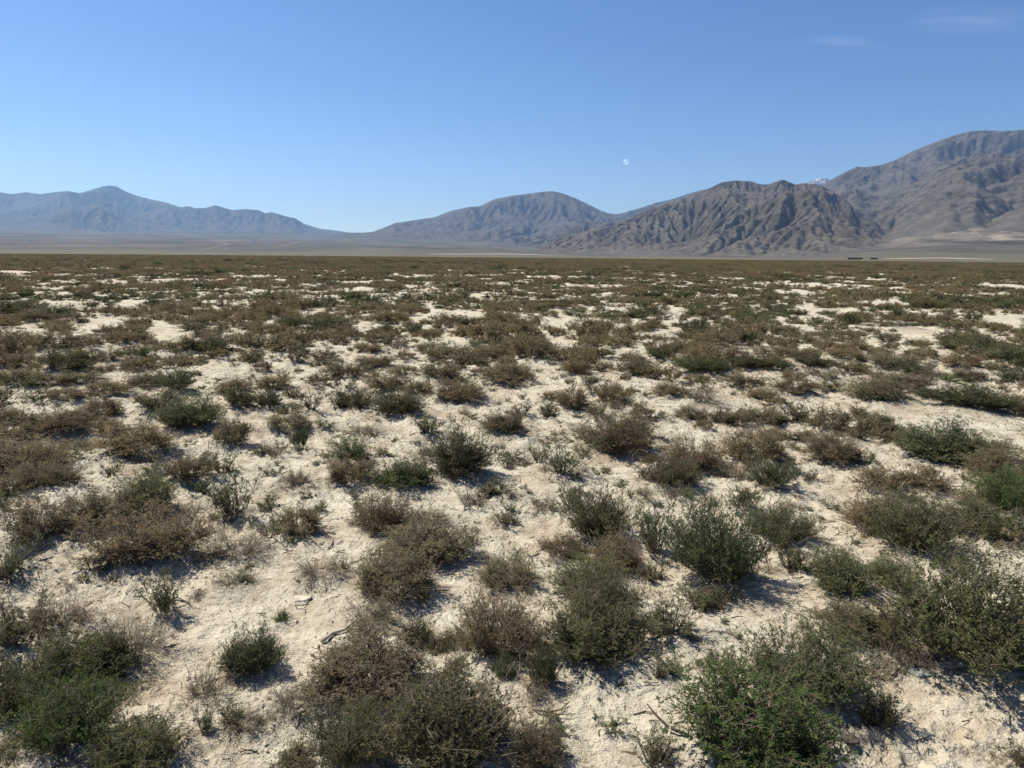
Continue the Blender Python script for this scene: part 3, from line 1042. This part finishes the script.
m_litter = simple_mat('twig_litter', (.15, .115, .08), .9, .4, 12)
m_crumb = simple_mat('clay_crumbs', (.40, .34, .245), .95, .4, 5)
lit_o = link('plant_litter', new_mesh('plant_litter', np.vstack([tv, ov.reshape(-1, 3)]), [tf, of], [m_litter, m_crumb],
             mat_idx=np.concatenate([np.zeros(len(tf)), np.ones(len(of))])))
tag(lit_o, 'dead twigs and clay crumbs strewn over the ground', 'litter', kind='stuff')
# ------------------------------------------------------------------ mountains: stream-cut relief fitted to the skyline
def erode(z, U, cell, iters, K, dt, diff, m=.5):
    ny, nx = z.shape; N = ny * nx
    base = np.zeros((ny, nx), bool); base[0] = base[-1] = True; base[:, 0] = base[:, -1] = True
    base = base.ravel(); ids = np.arange(N)
    offs = [(-1,-1),(-1,0),(-1,1),(0,-1),(0,1),(1,-1),(1,0),(1,1)]
    A = None
    for it in range(iters):
        zp = np.pad(z, 1, constant_values=1e9)
        best = np.zeros((ny, nx)); rec = ids.reshape(ny, nx).copy(); dl = np.full((ny, nx), cell)
        for dy, dx in offs:
            L = cell * math.hypot(dx, dy)
            s = (z - zp[1+dy:1+dy+ny, 1+dx:1+dx+nx]) / L
            b = s > best
            best[b] = s[b]; rec[b] = (ids.reshape(ny, nx) + dy * nx + dx)[b]; dl[b] = L
        rec = rec.ravel(); rec[base] = ids[base]; dl = dl.ravel()
        root = rec == ids
        # drainage area and depth by pointer doubling
        ptr = np.where(root, N, rec); ptr = np.append(ptr, N)
        A = np.append(np.ones(N), 0); dep = np.append((~root).astype(np.int64), 0)
        for _ in range(12):
            A = A + np.bincount(ptr, weights=A, minlength=N + 1); A[N] = 0
            dep = dep + dep[ptr]; dep[N] = 0
            ptr = ptr[ptr]
        A = A[:N] * cell * cell; dep = dep[:N]
        zf = z.ravel() + np.where(base, 0, dt * U.ravel())
        F = K * dt * A ** m / dl
        order = np.argsort(dep, kind='stable'); ds = dep[order]
        cuts = np.searchsorted(ds, np.arange(1, ds[-1] + 2))
        for lv in range(len(cuts) - 1):
            q = order[cuts[lv]:cuts[lv + 1]]
            f = F[q]
            zf[q] = (zf[q] + f * zf[rec[q]]) / (1 + f)
        z = zf.reshape(ny, nx)
        lap = np.zeros_like(z); lap[1:-1, 1:-1] = z[:-2, 1:-1] + z[2:, 1:-1] + z[1:-1, :-2] + z[1:-1, 2:] - 4 * z[1:-1, 1:-1]
        z = z + diff * lap
    return z, A.reshape(ny, nx)

def up2(a):
    """double the grid, cubic along each axis"""
    for ax in (0, 1):
        a = np.moveaxis(a, ax, 0)
        p = np.concatenate([a[:1], a, a[-1:]])
        mid = (-p[:-3] + 9 * p[1:-2] + 9 * p[2:-1] - p[3:]) / 16
        o = np.empty((len(a) * 2 - 1,) + a.shape[1:]); o[0::2] = a; o[1::2] = mid
        a = np.moveaxis(o, 0, ax)
    return a

def mountain(name, mat, skyline, dist, front, back, nx, seed, iters=75, K=.07, diff=.012, meander=.25, margin=40, rough=1.0, sharp=1.0, detail=.02, skip_fit=0.0, valley=None):
    """skyline: photo points; dist: metres to the crest; front/back: metres from crest to foot on this side / beyond"""
    xs_ = [p[0] for p in skyline]
    azs = np.array([azel(*p)[0] for p in skyline]); els = np.array([azel(*p)[1] for p in skyline])
    a0 = .5 * (azs[0] + azs[-1])
    dv = np.array([math.sin(a0), math.cos(a0)]); du = np.array([math.cos(a0), -math.sin(a0)])
    half = dist * math.tan(.5 * (azs[-1] - azs[0])) * 1.30
    cell = 2 * half / (nx - 1)
    ny = int((front + back) / cell) + 1
    u = np.linspace(-half, half, nx); v = dist - front + np.arange(ny) * cell
    Ug, Vg = np.meshgrid(u, v)
    def world(Ug, Vg): return Ug * du[0] + Vg * dv[0], Ug * du[1] + Vg * dv[1]
    X, Y = world(Ug, Vg)
    az = np.arctan2(X, Y)
    tgt = np.interp(az, azs, np.tan(els)) * dist
    tgt = np.maximum(tgt - fan_height(X, Y) * .0, 5.0)
    edge = smooth(0, .06, (Ug + half) / (2 * half)) * smooth(0, .06, (half - Ug) / (2 * half))
    vr = dist + meander * front * fbm(Ug / (front * .9), Ug * 0 + seed, 3, seed)
    prof = np.where(Vg < vr, np.clip((Vg - (dist - front)) / np.maximum(vr - dist + front, 1), 0, 1), np.clip((dist + back - Vg) / np.maximum(dist + back - vr, 1), 0, 1))
    wv_ = fbm(Ug / (front * .5), Vg / (front * .5), 2, seed + 21) * .5
    spur = 1 - np.abs(vnoise(Ug / (front * .42) + wv_ + .12 * Vg / front, Vg / (front * 1.3) + wv_, seed + 11)) * 2.2
    n = .50 * spur + .75 * fbm(Ug / (front * .34), Vg / (front * .34), 4, seed + 3)
    prof = 1 - (1 - np.clip(prof, 0, 1)) ** 1.35
    shape = tgt * edge * np.clip(prof, 0, 1) ** sharp * (1 + .85 * rough * n)
    shape = np.maximum(shape, 0)
    if valley is not None: shape *= valley(X, Y)
    z = shape * .05 + (fbm(Ug / (front * .30), Vg / (front * .30), 4, seed + 15) + 1) * .06 * tgt.max() * edge * np.clip(prof, 0, 1) + (fbm(Ug / cell / 3, Vg / cell / 3, 2, seed + 5) + 1) * cell * .2
    z[0] = z[-1] = 0; z[:, 0] = z[:, -1] = 0
    peak = tgt.max()
    U = shape / peak * 1.0 + .01 * edge * np.clip(prof * 2, 0, 1)
    z, A = erode(z, U * peak / 45, cell, iters, K, 1.0, diff)
    z = up2(z); A = up2(np.log10(A))
    ny2, nx2 = z.shape
    u = np.linspace(u[0], u[-1], nx2); v = np.linspace(v[0], v[-1], ny2)
    Ug, Vg = np.meshgrid(u, v); X, Y = world(Ug, Vg)
    rel = z / z.max() * peak
    sl = np.hypot(*np.gradient(rel, cell / 2))
    rel = rel + detail * peak * fbm(Ug / (cell * 3), Vg / (cell * 3), 4, seed + 9) * np.clip(sl * 1.5, 0, 1) * smooth(0, .1, rel / peak)
    g = fan_height(X, Y)
    r = np.hypot(X, Y); az = np.arctan2(X, Y)
    # fit: scale the relief along each bearing until its crest meets the photographed skyline
    nb = int(nx * 1.1); lo, hi = azs[0], azs[-1]
    b = np.clip(((az - lo) / (hi - lo) * nb).astype(int), 0, nb - 1); ins = (az >= lo) & (az <= hi)
    bc = lo + (np.arange(nb) + .5) / nb * (hi - lo)
    want = np.interp(bc, azs, np.tan(els))
    tot = np.ones(nb)
    for _ in range(5):
        tz = g - 18 + rel
        el = (tz - EYE[2]) / r
        top = np.full(nb, -1.0); np.maximum.at(top, b[ins], el[ins])
        gb = np.full(nb, -1.0); np.maximum.at(gb, b[ins], ((g - 18) / r)[ins])
        ok_ = top > -.9; top = np.interp(bc, bc[ok_], top[ok_]); gb = np.interp(bc, bc[ok_], gb[ok_])
        gb = np.minimum(gb, want - .002)
        s = np.clip((want - gb * .9) / np.maximum(top - gb * .9, .002), .3, 3)
        s = np.clip(tot * s, .35, 2.6) / tot
        k = np.exp(-np.linspace(-2, 2, 9) ** 2); k /= k.sum()
        s = np.convolve(np.pad(s, 4, mode='edge'), k, mode='valid')
        tot = tot * s
        rel = rel * np.interp(az, bc, s)
    tz = g - 18 + rel
    verts = np.stack([X.ravel(), Y.ravel(), tz.ravel()], 1)
    I = np.arange(ny2 * nx2).reshape(ny2, nx2)
    q = np.stack([I[:-1, :-1], I[:-1, 1:], I[1:, 1:], I[1:, :-1]], -1).reshape(-1, 4)
    me = new_mesh(name, verts, q, [mat], smooth_shade=True, attrs={'flow': A.ravel(), 'rise': (rel / max(rel.max(), 1)).ravel()})
    return tag(link(name, me), kind='structure')

def rock_mat(name, dark, mid, light, scale, talus, snow=False):
    m, nt, out = mat_new(name)
    geo = nt.new('ShaderNodeNewGeometry'); P = geo.outputs['Position']
    sep = nt.new('ShaderNodeSeparateXYZ', inp={0: geo.outputs['Normal']})
    n1 = nt.noise(P, scale, 8, .66); n2 = nt.noise(P, scale * 6, 8, .72)
    mp = nt.new('ShaderNodeMapping', inp={'Vector': P, 'Scale': (scale * 1.5, scale * 1.5, scale * 9), 'Rotation': (.25, .35, .2)})
    n3 = nt.noise(mp.outputs[0], 1.0, 5, .6)
    f = nt.math('ADD', nt.math('MULTIPLY', n1, .40), nt.math('ADD', nt.math('MULTIPLY', n2, .42), nt.math('MULTIPLY', n3, .18)))
    col = nt.ramp(f, [(.41, dark), (.5, mid), (.60, light)])
    fl = nt.ramp(nt.math('DIVIDE', att(nt, 'flow'), 7.0), [(.62, 0.0), (.86, 1.0)])
    flat = nt.ramp(sep.outputs['Z'], [(.80, 0.0), (.97, 1.0)])
    k = nt.math('MAXIMUM', nt.math('MULTIPLY', fl, .55), nt.math('MULTIPLY', flat, .8))
    col = nt.mix(nt.math('MULTIPLY', k, nt.ramp(n2, [(.3, .4), (.7, 1.0)])), col, talus)
    if snow:
        sn = nt.math('MULTIPLY', nt.ramp(att(nt, 'rise'), [(.72, 0.0), (.9, 1.0)]), nt.ramp(n2, [(.50, 0.0), (.56, 1.0)]))
        col = nt.mix(sn, col, (.5, .52, .55))
    b = nt.new('ShaderNodeBsdfPrincipled', inp={'Base Color': col, 'Roughness': .95, 'Specular IOR Level': .08})
    bm = nt.new('ShaderNodeBump', inp={'Strength': 1.0, 'Distance': .12 / scale, 'Height': f})
    nt.l.new(bm.outputs[0], b.inputs['Normal'])
    nt.l.new(b.outputs[0], out.inputs['Surface'])
    return m

SKY_A = [(-130,205),(-60,190),(0,192),(12,194),(25,192),(40,194),(55,192),(68,191),(80,193),(90,190),(100,187),(108,185.5),(116,186),(125,191),(135,195),(150,199),(165,202),(180,207),(188,206),(195,208),(205,208),(215,205),(222,207),(232,210),(245,209),(258,210),(265,213),(272,212),(285,216),(295,218),(305,224),(320,228.5),(335,230),(350,232),(365,235),(385,240),(410,247)]
SKY_B = [(310,246),(330,239),(355,235),(365,234),(375,231),(395,223),(415,220),(435,217),(450,211),(468,207),(480,206),(495,199),(510,196),(525,194),(540,192),(552,191),(562,193),(575,198),(590,205),(600,210),(608,213),(625,216),(640,220),(660,228),(680,238)]
SKY_C = [(575,235),(590,222),(610,215),(622,213),(640,208),(655,203),(672,199),(690,193),(705,189),(725,186),(750,190),(780,200)]
SKY_D = [(512,258),(540,247),(560,238),(575,233.5),(590,230),(610,226),(625,220),(640,213),(655,207),(670,202),(685,198),(700,192),(712,187),(722,182),(735,180.5),(750,181),(760,184),(768,184.5),(776,181.5),(783,179.5),(790,182),(795,184.5),(805,183),(815,184),(822,186),(832,191),(845,199),(860,213),(875,228),(890,241),(905,254)]
SKY_E = [(745,225),(770,208),(785,200),(800,193),(815,189),(825,184),(832,179),(845,172),(857,166.5),(865,167),(880,165),(895,160),(915,150),(935,142),(955,135),(970,131),(985,130),(1000,131),(1024,129.5),(1060,132),(1110,145),(1170,175)]
SKY_F = [(790,198),(800,187),(810,181),(818,178.5),(826,178.5),(835,181),(845,186),(860,200)]
SKY_G = [(505,252),(520,247),(560,232),(585,222),(600,221),(618,223),(640,232),(660,246)]
m_far = rock_mat('far_rock', (.040,.034,.027), (.062,.053,.041), (.092,.079,.062), .0022, (.084,.073,.058))
m_mid = rock_mat('mid_rock', (.044,.037,.029), (.071,.060,.047), (.108,.093,.073), .003, (.100,.087,.069))
m_near = rock_mat('near_rock', (.038,.032,.025), (.076,.064,.050), (.138,.117,.091), .009, (.126,.107,.083))
m_big = rock_mat('big_rock', (.042,.037,.030), (.078,.068,.054), (.128,.111,.088), .005, (.122,.106,.084))
m_snow = rock_mat('snowy_rock', (.08,.07,.065), (.13,.115,.10), (.20,.18,.15), .0025, (.19,.17,.14), snow=True)
mountain('mountain_range', m_far, SKY_A, 15500, 6200, 2600, 380, 3, K=.05, sharp=1.15)
mountain('mountain', m_mid, SKY_B, 11500, 4800, 2200, 300, 14, K=.05, sharp=1.15)
mountain('ridge', m_mid, SKY_C, 13000, 2600, 1500, 120, 25, K=.05)
mountain('snowy_peak', m_snow, SKY_F, 13500, 1900, 1200, 90, 33, K=.05, diff=.12, detail=.003)
mountain('foothill', m_mid, SKY_G, 6600, 1200, 700, 130, 42, K=.05)
mountain('hills', m_near, SKY_D, 5200, 2300, 900, 360, 57, iters=85, K=.06, diff=.03, rough=1.25, sharp=1.1, meander=.12)
mountain('mountain', m_big, SKY_E, 9000, 5300, 1800, 330, 68, iters=80, K=.055, diff=.15, rough=1.1, sharp=1.2, meander=.1)

# ------------------------------------------------------------------ tracks and salt strips far out on the plain: ribbons on the ground
def ribbon(name, pts, width, mat, lift=.35):
    P2 = []
    for px, py, d in pts:
        az = azel(px, py)[0]
        P2.append((d * math.sin(az), d * math.cos(az)))
    P2 = np.array(P2); t = np.linspace(0, len(P2) - 1, 120)
    cx = np.interp(t, range(len(P2)), P2[:, 0]); cy = np.interp(t, range(len(P2)), P2[:, 1])
    k = np.ones(7) / 7
    cx = np.convolve(np.pad(cx, 3, mode='edge'), k, 'valid'); cy = np.convolve(np.pad(cy, 3, mode='edge'), k, 'valid')
    tx, ty = np.gradient(cx), np.gradient(cy); L = np.hypot(tx, ty); nx_, ny_ = -ty / L, tx / L
    w = width * (1 + .5 * fbm(t / 3, t * 0, 3, 7)) * np.minimum(1, np.minimum(t + .05, len(P2) - .95 - t) * 2 + .08)
    v = []
    for s_ in (-.5, -.17, .17, .5):
        x = cx + nx_ * w * s_; y = cy + ny_ * w * s_
        v.append(np.stack([x, y, height_at(x, y) + lift], 1))
    v = np.stack(v, 1).reshape(-1, 3); I = np.arange(len(v)).reshape(-1, 4)
    q = np.stack([I[:-1, :-1], I[:-1, 1:], I[1:, 1:], I[1:, :-1]], -1).reshape(-1, 4)
    return tag(link(name, new_mesh(name, v, q, [mat], smooth_shade=True)), kind='structure')
m_track = simple_mat('pale_dust', (.13, .116, .095), .95, .2, .02)
m_salt = simple_mat('salt_crust', (.30, .27, .22), .95, .2, .02)

def at_fan(px, el_px, d_hint=None):
    """distance along the bearing of px where the fan stands el_px above the eye level"""
    az = azel(px, 256)[0]
    d = np.linspace(1300, 9500, 800)
    h = (fan_height(d * math.sin(az), d * math.cos(az)) - EYE[2]) / d * FOC
    return float(d[np.argmax(h > el_px)]) if (h > el_px).any() else float(d[-1])
def hor(px): return 255.5 + (px - 512) * 9 / 1024
ribbon('dirt_track', [(x, y, at_fan(x, hor(x) - y)) for x, y in ((150, 251.2), (175, 251.0), (200, 250.2), (212, 248.4), (222, 246.4), (228, 245.0), (222, 243.2), (214, 240.6))], 10, m_track)
ribbon('dirt_track', [(x, y, at_fan(x, hor(x) - y)) for x, y in ((270, 248), (285, 246), (300, 242.5), (312, 239.5))], 12, m_track)
ribbon('salt_flat', [(884, 260, 1330), (910, 260, 1380), (940, 260, 1400), (965, 260, 1370), (992, 260, 1330)], 40, m_salt, .5)
ribbon('salt_flat', [(425, 258, 1450), (470, 258, 1560), (510, 258, 1700), (560, 258, 2000), (590, 258, 2100)], 60, m_salt, .5)

# ------------------------------------------------------------------ sheds at the edge of the scrub
m_shed = simple_mat('shed_wall', (.030, .034, .030), .7, .2, .5)
m_shroof = simple_mat('shed_roof', (.040, .045, .042), .55, .2, .5)
m_shdoor = simple_mat('shed_door', (.08, .085, .075), .6, .2, 1)
def shed(px, d, L, label):
    az = azel(px, 260)[0]; x, y = d * math.sin(az), d * math.cos(az)
    root = bpy.data.objects.new('shed', None); COL.objects.link(root)
    root.location = (x, y, float(height_at(x, y)[0]) - .3); root.rotation_euler.z = -az
    tag(root, label, 'shed', 'dark sheds at the edge of the scrub')
    h, w = 2.5, 5.0
    b = MB(); b.box(-L/2, -w/2, 0, L/2, w/2, h); b.build('wall', m_shed, root)
    b = MB(); n = len(b.v)
    b.v += [(-L/2-.4, -w/2-.5, h+.003), (L/2+.4, -w/2-.5, h+.003), (L/2+.4, w/2+.5, h+.003), (-L/2-.4, w/2+.5, h+.003), (-L/2-.4, 0, h+.8), (L/2+.4, 0, h+.8)]
    b.f += [(0,1,5,4), (2,3,4,5), (0,4,3), (1,2,5), (0,3,2,1)]
    b.build('roof', m_shroof, root)
    b = MB(); b.box(-1.4, -w/2-.08, 0, 1.4, -w/2-.004, 2.6); b.build('door', m_shdoor, root)
    for sx in (-L*.3, L*.3):
        b = MB(); b.box(sx-.6, -w/2-.06, 1.2, sx+.6, -w/2-.004, 2.2); b.build('window', m_shdoor, root)
shed(855, 1290, 20.5, 'longer dark shed at the foot of the mountain on the right')
shed(874, 1290, 9.5, 'shorter dark shed right of the longer one, below the mountain')

# ------------------------------------------------------------------ pylons on the far fan
m_steel = simple_mat('galvanised_steel', (.9, .9, .9), .95, .05, 1, .05)
def pylon_meshes():
    H = 30.0
    leg = []
    for sx in (-1, 1):
        for sy in (-1, 1):
            b = MB(); b.tube([(sx*1.9, sy*1.9, -1), (sx*.9, sy*.9, 18), (sx*.5, sy*.5, H)], [.95, .8, .55], 5); leg.append(b)
    br = MB(); zz = [0, 5, 9.5, 13.5, 17, 20, 23, 26, 29]
    def wd(z): return np.interp(z, [-1, 18, H], [1.9, .9, .5])
    for a, c in zip(zz[:-1], zz[1:]):
        for (p, q) in (((-1,-1),(1,-1)), ((1,-1),(1,1)), ((1,1),(-1,1)), ((-1,1),(-1,-1))):
            wa, wc = wd(a), wd(c)
            br.tube([(p[0]*wa, p[1]*wa, a), (q[0]*wc, q[1]*wc, c)], [.26, .26], 4)
            br.tube([(q[0]*wa, q[1]*wa, a), (p[0]*wc, p[1]*wc, c)], [.26, .26], 4)
    arms = []
    for z, L in ((21, 3.4), (25, 3.0), (29, 2.4)):
        b = MB()
        for sx in (-1, 1):
            b.tube([(0, -.3, z+.9), (sx*L, 0, z)], [.22, .14], 4); b.tube([(0, .3, z-.4), (sx*L, 0, z)], [.22, .14], 4)
        arms.append(b)
    return leg, br, arms
def pylon(px, y_top, d, label, proto=[None]):
    az = azel(px, 250)[0]; x, y = d * math.sin(az), d * math.cos(az)
    z = float(height_at(x, y)[0])
    if proto[0] is None:
        leg, br, arms = pylon_meshes()
        r = bpy.data.objects.new('transmission_tower', None); COL.objects.link(r)
        for b in leg: b.build('leg', m_steel, r)
        br.build('bracing', m_steel, r)
        for b in arms: b.build('crossarm', m_steel, r)
        proto[0] = r
    else:
        r = proto[0].copy(); COL.objects.link(r)
        for ch in proto[0].children:
            c = ch.copy(); COL.objects.link(c); c.parent = r
    top = EYE[2] + d * math.tan(azel(px, y_top)[1])
    sz = max(.4, (top - z) / 30)
    r.location = (x, y, z); r.scale = (sz * .8, sz * .8, sz); r.rotation_euler.z = -az + .5
    tag(r, label, 'pylon', 'pylons standing far out on the grey fan')
pylon(60.5, 239.5, 2500, 'brightest pale pylon of the tallest pair below the left mountain range')
pylon(64, 238.5, 2600, 'fainter right hand pylon of the tallest pair below the left mountain range')
pylon(114, 237, 2700, 'pale pylon in a pair right of the tallest pair, the left of the two')
pylon(117.5, 240.5, 2700, 'pale shorter pylon in a pair right of the tallest pair, the right of the two')
pylon(254.5, 240, 2900, 'pale pylon below the low end of the left range, left of two')
pylon(266.5, 240.5, 2900, 'pale pylon below the low end of the left range, right of two')
pylon(31, 235, 2800, 'dim slender pylon nearest the left edge of the photo')

# ------------------------------------------------------------------ sticks and stones lying in front
m_stick = simple_mat('bleached_wood', (.42, .36, .28), .85, .3, 30)
m_dark = simple_mat('dark_wood', (.07, .055, .042), .9, .3, 30)
def stick(pxs, radius, label, mat, lift=.012, name='dead_branch', fork=None, cat='branch'):
    b = MB()
    def chain(pxs, lifts, r0):
        pts = []
        for (px, py), lf in zip(pxs, lifts):
            x, y = ground_hit(px, py); pts.append((x, y, float(height_at(x, y)[0]) + lf))
        o = pts[0]
        n = len(pts); b.tube([tuple(Vector(p)) for p in pts], [r0 * (1 - .6 * i / (n - 1)) for i in range(n)], 7)
    lifts = lift if isinstance(lift, (list, tuple)) else [lift] * len(pxs)
    chain(pxs, lifts, radius)
    if fork: chain(fork, [lifts[0]] * len(fork), radius * .7)
    o = b.build(name, mat, None, True)
    c = np.array([v.co for v in o.data.vertices]).mean(0)
    o.data.transform(Matrix.Translation(Vector(-c))); o.location = Vector(c)
    tag(o, label, cat)
stick([(322, 648), (332, 641), (345, 637), (354, 632), (362, 629)], .009, 'bleached dead branch lying on the flat straw coloured patch at centre left', m_stick)
stick([(532, 714), (548, 716), (560, 714), (569, 708)], .0035, 'thin forked black twig on bare sand right of the biggest cushion', m_dark, fork=[(546, 716), (560, 719), (576, 718)])
stick([(682, 746), (668, 740), (655, 733), (646, 728)], .006, 'dark leaning dead stem in the scraggly half bare plant', m_dark, lift=[.01, .02, .045, .075])
stick([(665, 768), (668, 758), (669, 752)], .007, 'short whitish dead stem beside the largest spiky bush at bottom', m_stick, lift=[.0, .03, .06])
stick([(168, 606), (178, 602), (190, 610)], .007, 'pale dead branch lying at the foot of the dark sprig on the left', m_stick)
stick([(990, 703), (992, 697), (989, 690)], .006, 'pale curved stick on the sand below the huge bush at right', m_stick)
stick([(822, 596), (821.5, 590), (821, 583)], .004, 'thin upright pale stalk left under the lone olive green bush', m_stick, lift=[0, .04, .085])
stick([(757, 601), (770, 603), (786, 606)], .004, 'thin pale stick at the tip of the round bush fan shadow', m_stick)

def stone(px, py, w, h, col, label, seed):
    x, y = ground_hit(px, py); sl = math.hypot(math.hypot(x, y), EYE[2]); W = w / FOC * sl
    n, k = 18, 10; v = []; f = []
    for i in range(k + 1):
        ph = math.pi * i / k
        for j in range(n):
            a = 2 * math.pi * j / n
            v.append((math.sin(ph) * math.cos(a), math.sin(ph) * math.sin(a), math.cos(ph)))
    v = np.array(v)
    q = 1 + .42 * fbm(v[:, 0] * 1.4 + seed, v[:, 1] * 1.4 + v[:, 2] * 1.1, 4, seed)
    v = np.sign(v) * np.abs(v) ** .62 * q[:, None] * np.array([.5 * W, .38 * W, h * W])
    for i in range(k):
        for j in range(n):
            f.append((i*n+j, (i+1)*n+j, (i+1)*n+(j+1) % n, i*n+(j+1) % n))
    o = link('stone', new_mesh('stone', v, np.array(f), [simple_mat('stone_%d' % seed, col, .85, .3, 25)], smooth_shade=True))
    o.location = (x, y, float(height_at(x, y)[0]) + h * W * .1)
    tag(o, label, 'stone')
stone(918, 683, 17, .12, (.25, .26, .215), 'flat pale greenish stone on the sand below the huge bush at right', 3)
stone(848, 757, 15, .12, (.07, .055, .045), 'dark brown stone on bare sand beside the largest spiky bush', 5)
stone(302, 602, 15, .16, (.48, .42, .33), 'flat pale clay slab on the rippled sand left of centre', 9)

# ------------------------------------------------------------------ moon
m_moon, nt, out = mat_new('moon_dust')
tc = nt.new('ShaderNodeTexCoord')
mc = nt.ramp(nt.noise(tc.outputs['Object'], .006, 3), [(.4, (.27, .27, .27)), (.6, (.33, .33, .32))])
df = nt.new('ShaderNodeBsdfDiffuse', inp={'Color': mc}); tr = nt.new('ShaderNodeBsdfTransparent')
ad = nt.new('ShaderNodeAddShader', inp={0: df.outputs[0], 1: tr.outputs[0]})
nt.l.new(ad.outputs[0], out.inputs['Surface'])
n, k = 32, 16
v = [(math.sin(math.pi*i/k)*math.cos(2*math.pi*j/n), math.sin(math.pi*i/k)*math.sin(2*math.pi*j/n), math.cos(math.pi*i/k)) for i in range(k+1) for j in range(n)]
f = [(i*n+j, (i+1)*n+j, (i+1)*n+(j+1) % n, i*n+(j+1) % n) for i in range(k) for j in range(n)]
mo = link('moon', new_mesh('moon', np.array(v) * 190, np.array(f), [m_moon], smooth_shade=True))
mo.location = Vector(ray(626, 162) * 60000)
tag(mo, 'small white half moon in the blue sky above the dark hills', 'moon')

# ------------------------------------------------------------------ wisps of cirrus, above the haze
m_cl, nt, out = mat_new('cirrus')
geo = nt.new('ShaderNodeNewGeometry'); P = geo.outputs['Position']
mp = nt.new('ShaderNodeMapping', inp={'Vector': P, 'Scale': (.00028, .0009, .0005), 'Rotation': (0, 0, .5)})
cn = nt.noise(mp.outputs[0], 1.0, 7, .62, .6)
al = nt.math('MULTIPLY', nt.ramp(cn, [(.36, 0.0), (.80, 1.0)]), att(nt, 'fade'))
ds = nt.new('ShaderNodeBsdfTranslucent', inp={'Color': (.9, .92, .95, 1)})
tr = nt.new('ShaderNodeBsdfTransparent')
mx = nt.new('ShaderNodeMixShader', inp={0: nt.math('MULTIPLY', al, .075), 1: tr.outputs[0], 2: ds.outputs[0]})
nt.l.new(mx.outputs[0], out.inputs['Surface'])
def wisp(px, py, wx_, wy_, ang):
    d = ray(px, py); t = 8500 / d[2]; c = d * t
    uu = np.linspace(-1, 1, 25); a, b = np.meshgrid(uu, uu)
    ca, sa = math.cos(ang), math.sin(ang)
    x = c[0] + a * wx_ * ca - b * wy_ * sa; y = c[1] + a * wx_ * sa + b * wy_ * ca
    z = 8500 + 160 * fbm(x / 3000, y / 3000, 3, int(px))
    fade = smooth(1, .1, np.hypot(a, b))
    I = np.arange(625).reshape(25, 25)
    top = np.stack([I[:-1, :-1], I[:-1, 1:], I[1:, 1:], I[1:, :-1]], -1).reshape(-1, 4)
    o = link('cloud', new_mesh('cloud', np.stack([x.ravel(), y.ravel(), z.ravel()], 1), top, [m_cl], smooth_shade=True, attrs={'fade': fade.ravel()}))
    tag(o, kind='stuff')
    return o
wisp(975, 22, 3600, 2200, .4)['label'] = 'faint cirrus wisp in the upper right corner of the sky'
wisp(845, 44, 2600, 1200, .3)['label'] = 'very faint cirrus streak left of the upper right corner'

# ------------------------------------------------------------------ haze
HZ = 19800
b = MB(); b.box(-HZ, -HZ, -3.0, HZ, HZ, 1330)
m_haze, nt, out = mat_new('thin_air')
pv = nt.new('ShaderNodeVolumePrincipled', inp={'Color': HAZE_COL, 'Density': HAZE_DENS, 'Anisotropy': 0.5})
nt.l.new(pv.outputs[0], out.inputs['Volume'])
tag(b.build('haze', m_haze), kind='stuff')

# ------------------------------------------------------------------ light
w = bpy.data.worlds.new('World'); sc.world = w; w.use_nodes = True
wt = w.node_tree; wt.nodes.clear()
sky = wt.nodes.new('ShaderNodeTexSky'); sky.sky_type = 'NISHITA'; sky.sun_disc = False
sky.sun_elevation = SUN_EL; sky.sun_rotation = SUN_AZ % (2 * math.pi)
sky.altitude = 1800; sky.air_density = 1.0; sky.dust_density = .8; sky.ozone_density = 2.6
bg = wt.nodes.new('ShaderNodeBackground'); bg.inputs['Strength'].default_value = SKY_STR
wo = wt.nodes.new('ShaderNodeOutputWorld')
hs = wt.nodes.new('ShaderNodeHueSaturation'); hs.inputs['Saturation'].default_value = 1.22; hs.inputs['Hue'].default_value = .508
wt.links.new(sky.outputs[0], hs.inputs['Color']); wt.links.new(hs.outputs[0], bg.inputs[0]); wt.links.new(bg.outputs[0], wo.inputs[0])
sd_ = bpy.data.lights.new('sun', 'SUN'); sd_.energy = SUN_STR; sd_.angle = R(.53); sd_.color = (1, .95, .835)
so = bpy.data.objects.new('sun', sd_); COL.objects.link(so)
so.rotation_euler = Vector(SUN_DIR).to_track_quat('Z', 'Y').to_euler(); so.location = (0, 0, 50)

# ------------------------------------------------------------------ camera
cd = bpy.data.cameras.new('camera'); co = bpy.data.objects.new('camera', cd); COL.objects.link(co)
cd.sensor_fit = 'HORIZONTAL'; cd.sensor_width = 36; cd.lens = FOC / W_PX * 36
cd.clip_start = .05; cd.clip_end = 200000
M = Matrix(((CAM_R[0], CAM_U[0], -_F[0], EYE[0]), (CAM_R[1], CAM_U[1], -_F[1], EYE[1]), (CAM_R[2], CAM_U[2], -_F[2], EYE[2]), (0, 0, 0, 1)))
co.matrix_world = M
sc.camera = co
vs = sc.view_settings
sc.display_settings.display_device = 'sRGB'
vs.view_transform = 'Standard'; vs.look = 'None'; vs.exposure = EXPOSURE; vs.gamma = 1; vs.use_curve_mapping = False
sc.cycles.max_bounces = 6; sc.cycles.diffuse_bounces = 2; sc.cycles.transparent_max_bounces = 12; sc.cycles.volume_bounces = 1
sc.cycles.use_denoising = True
sc.cycles.use_adaptive_sampling = False
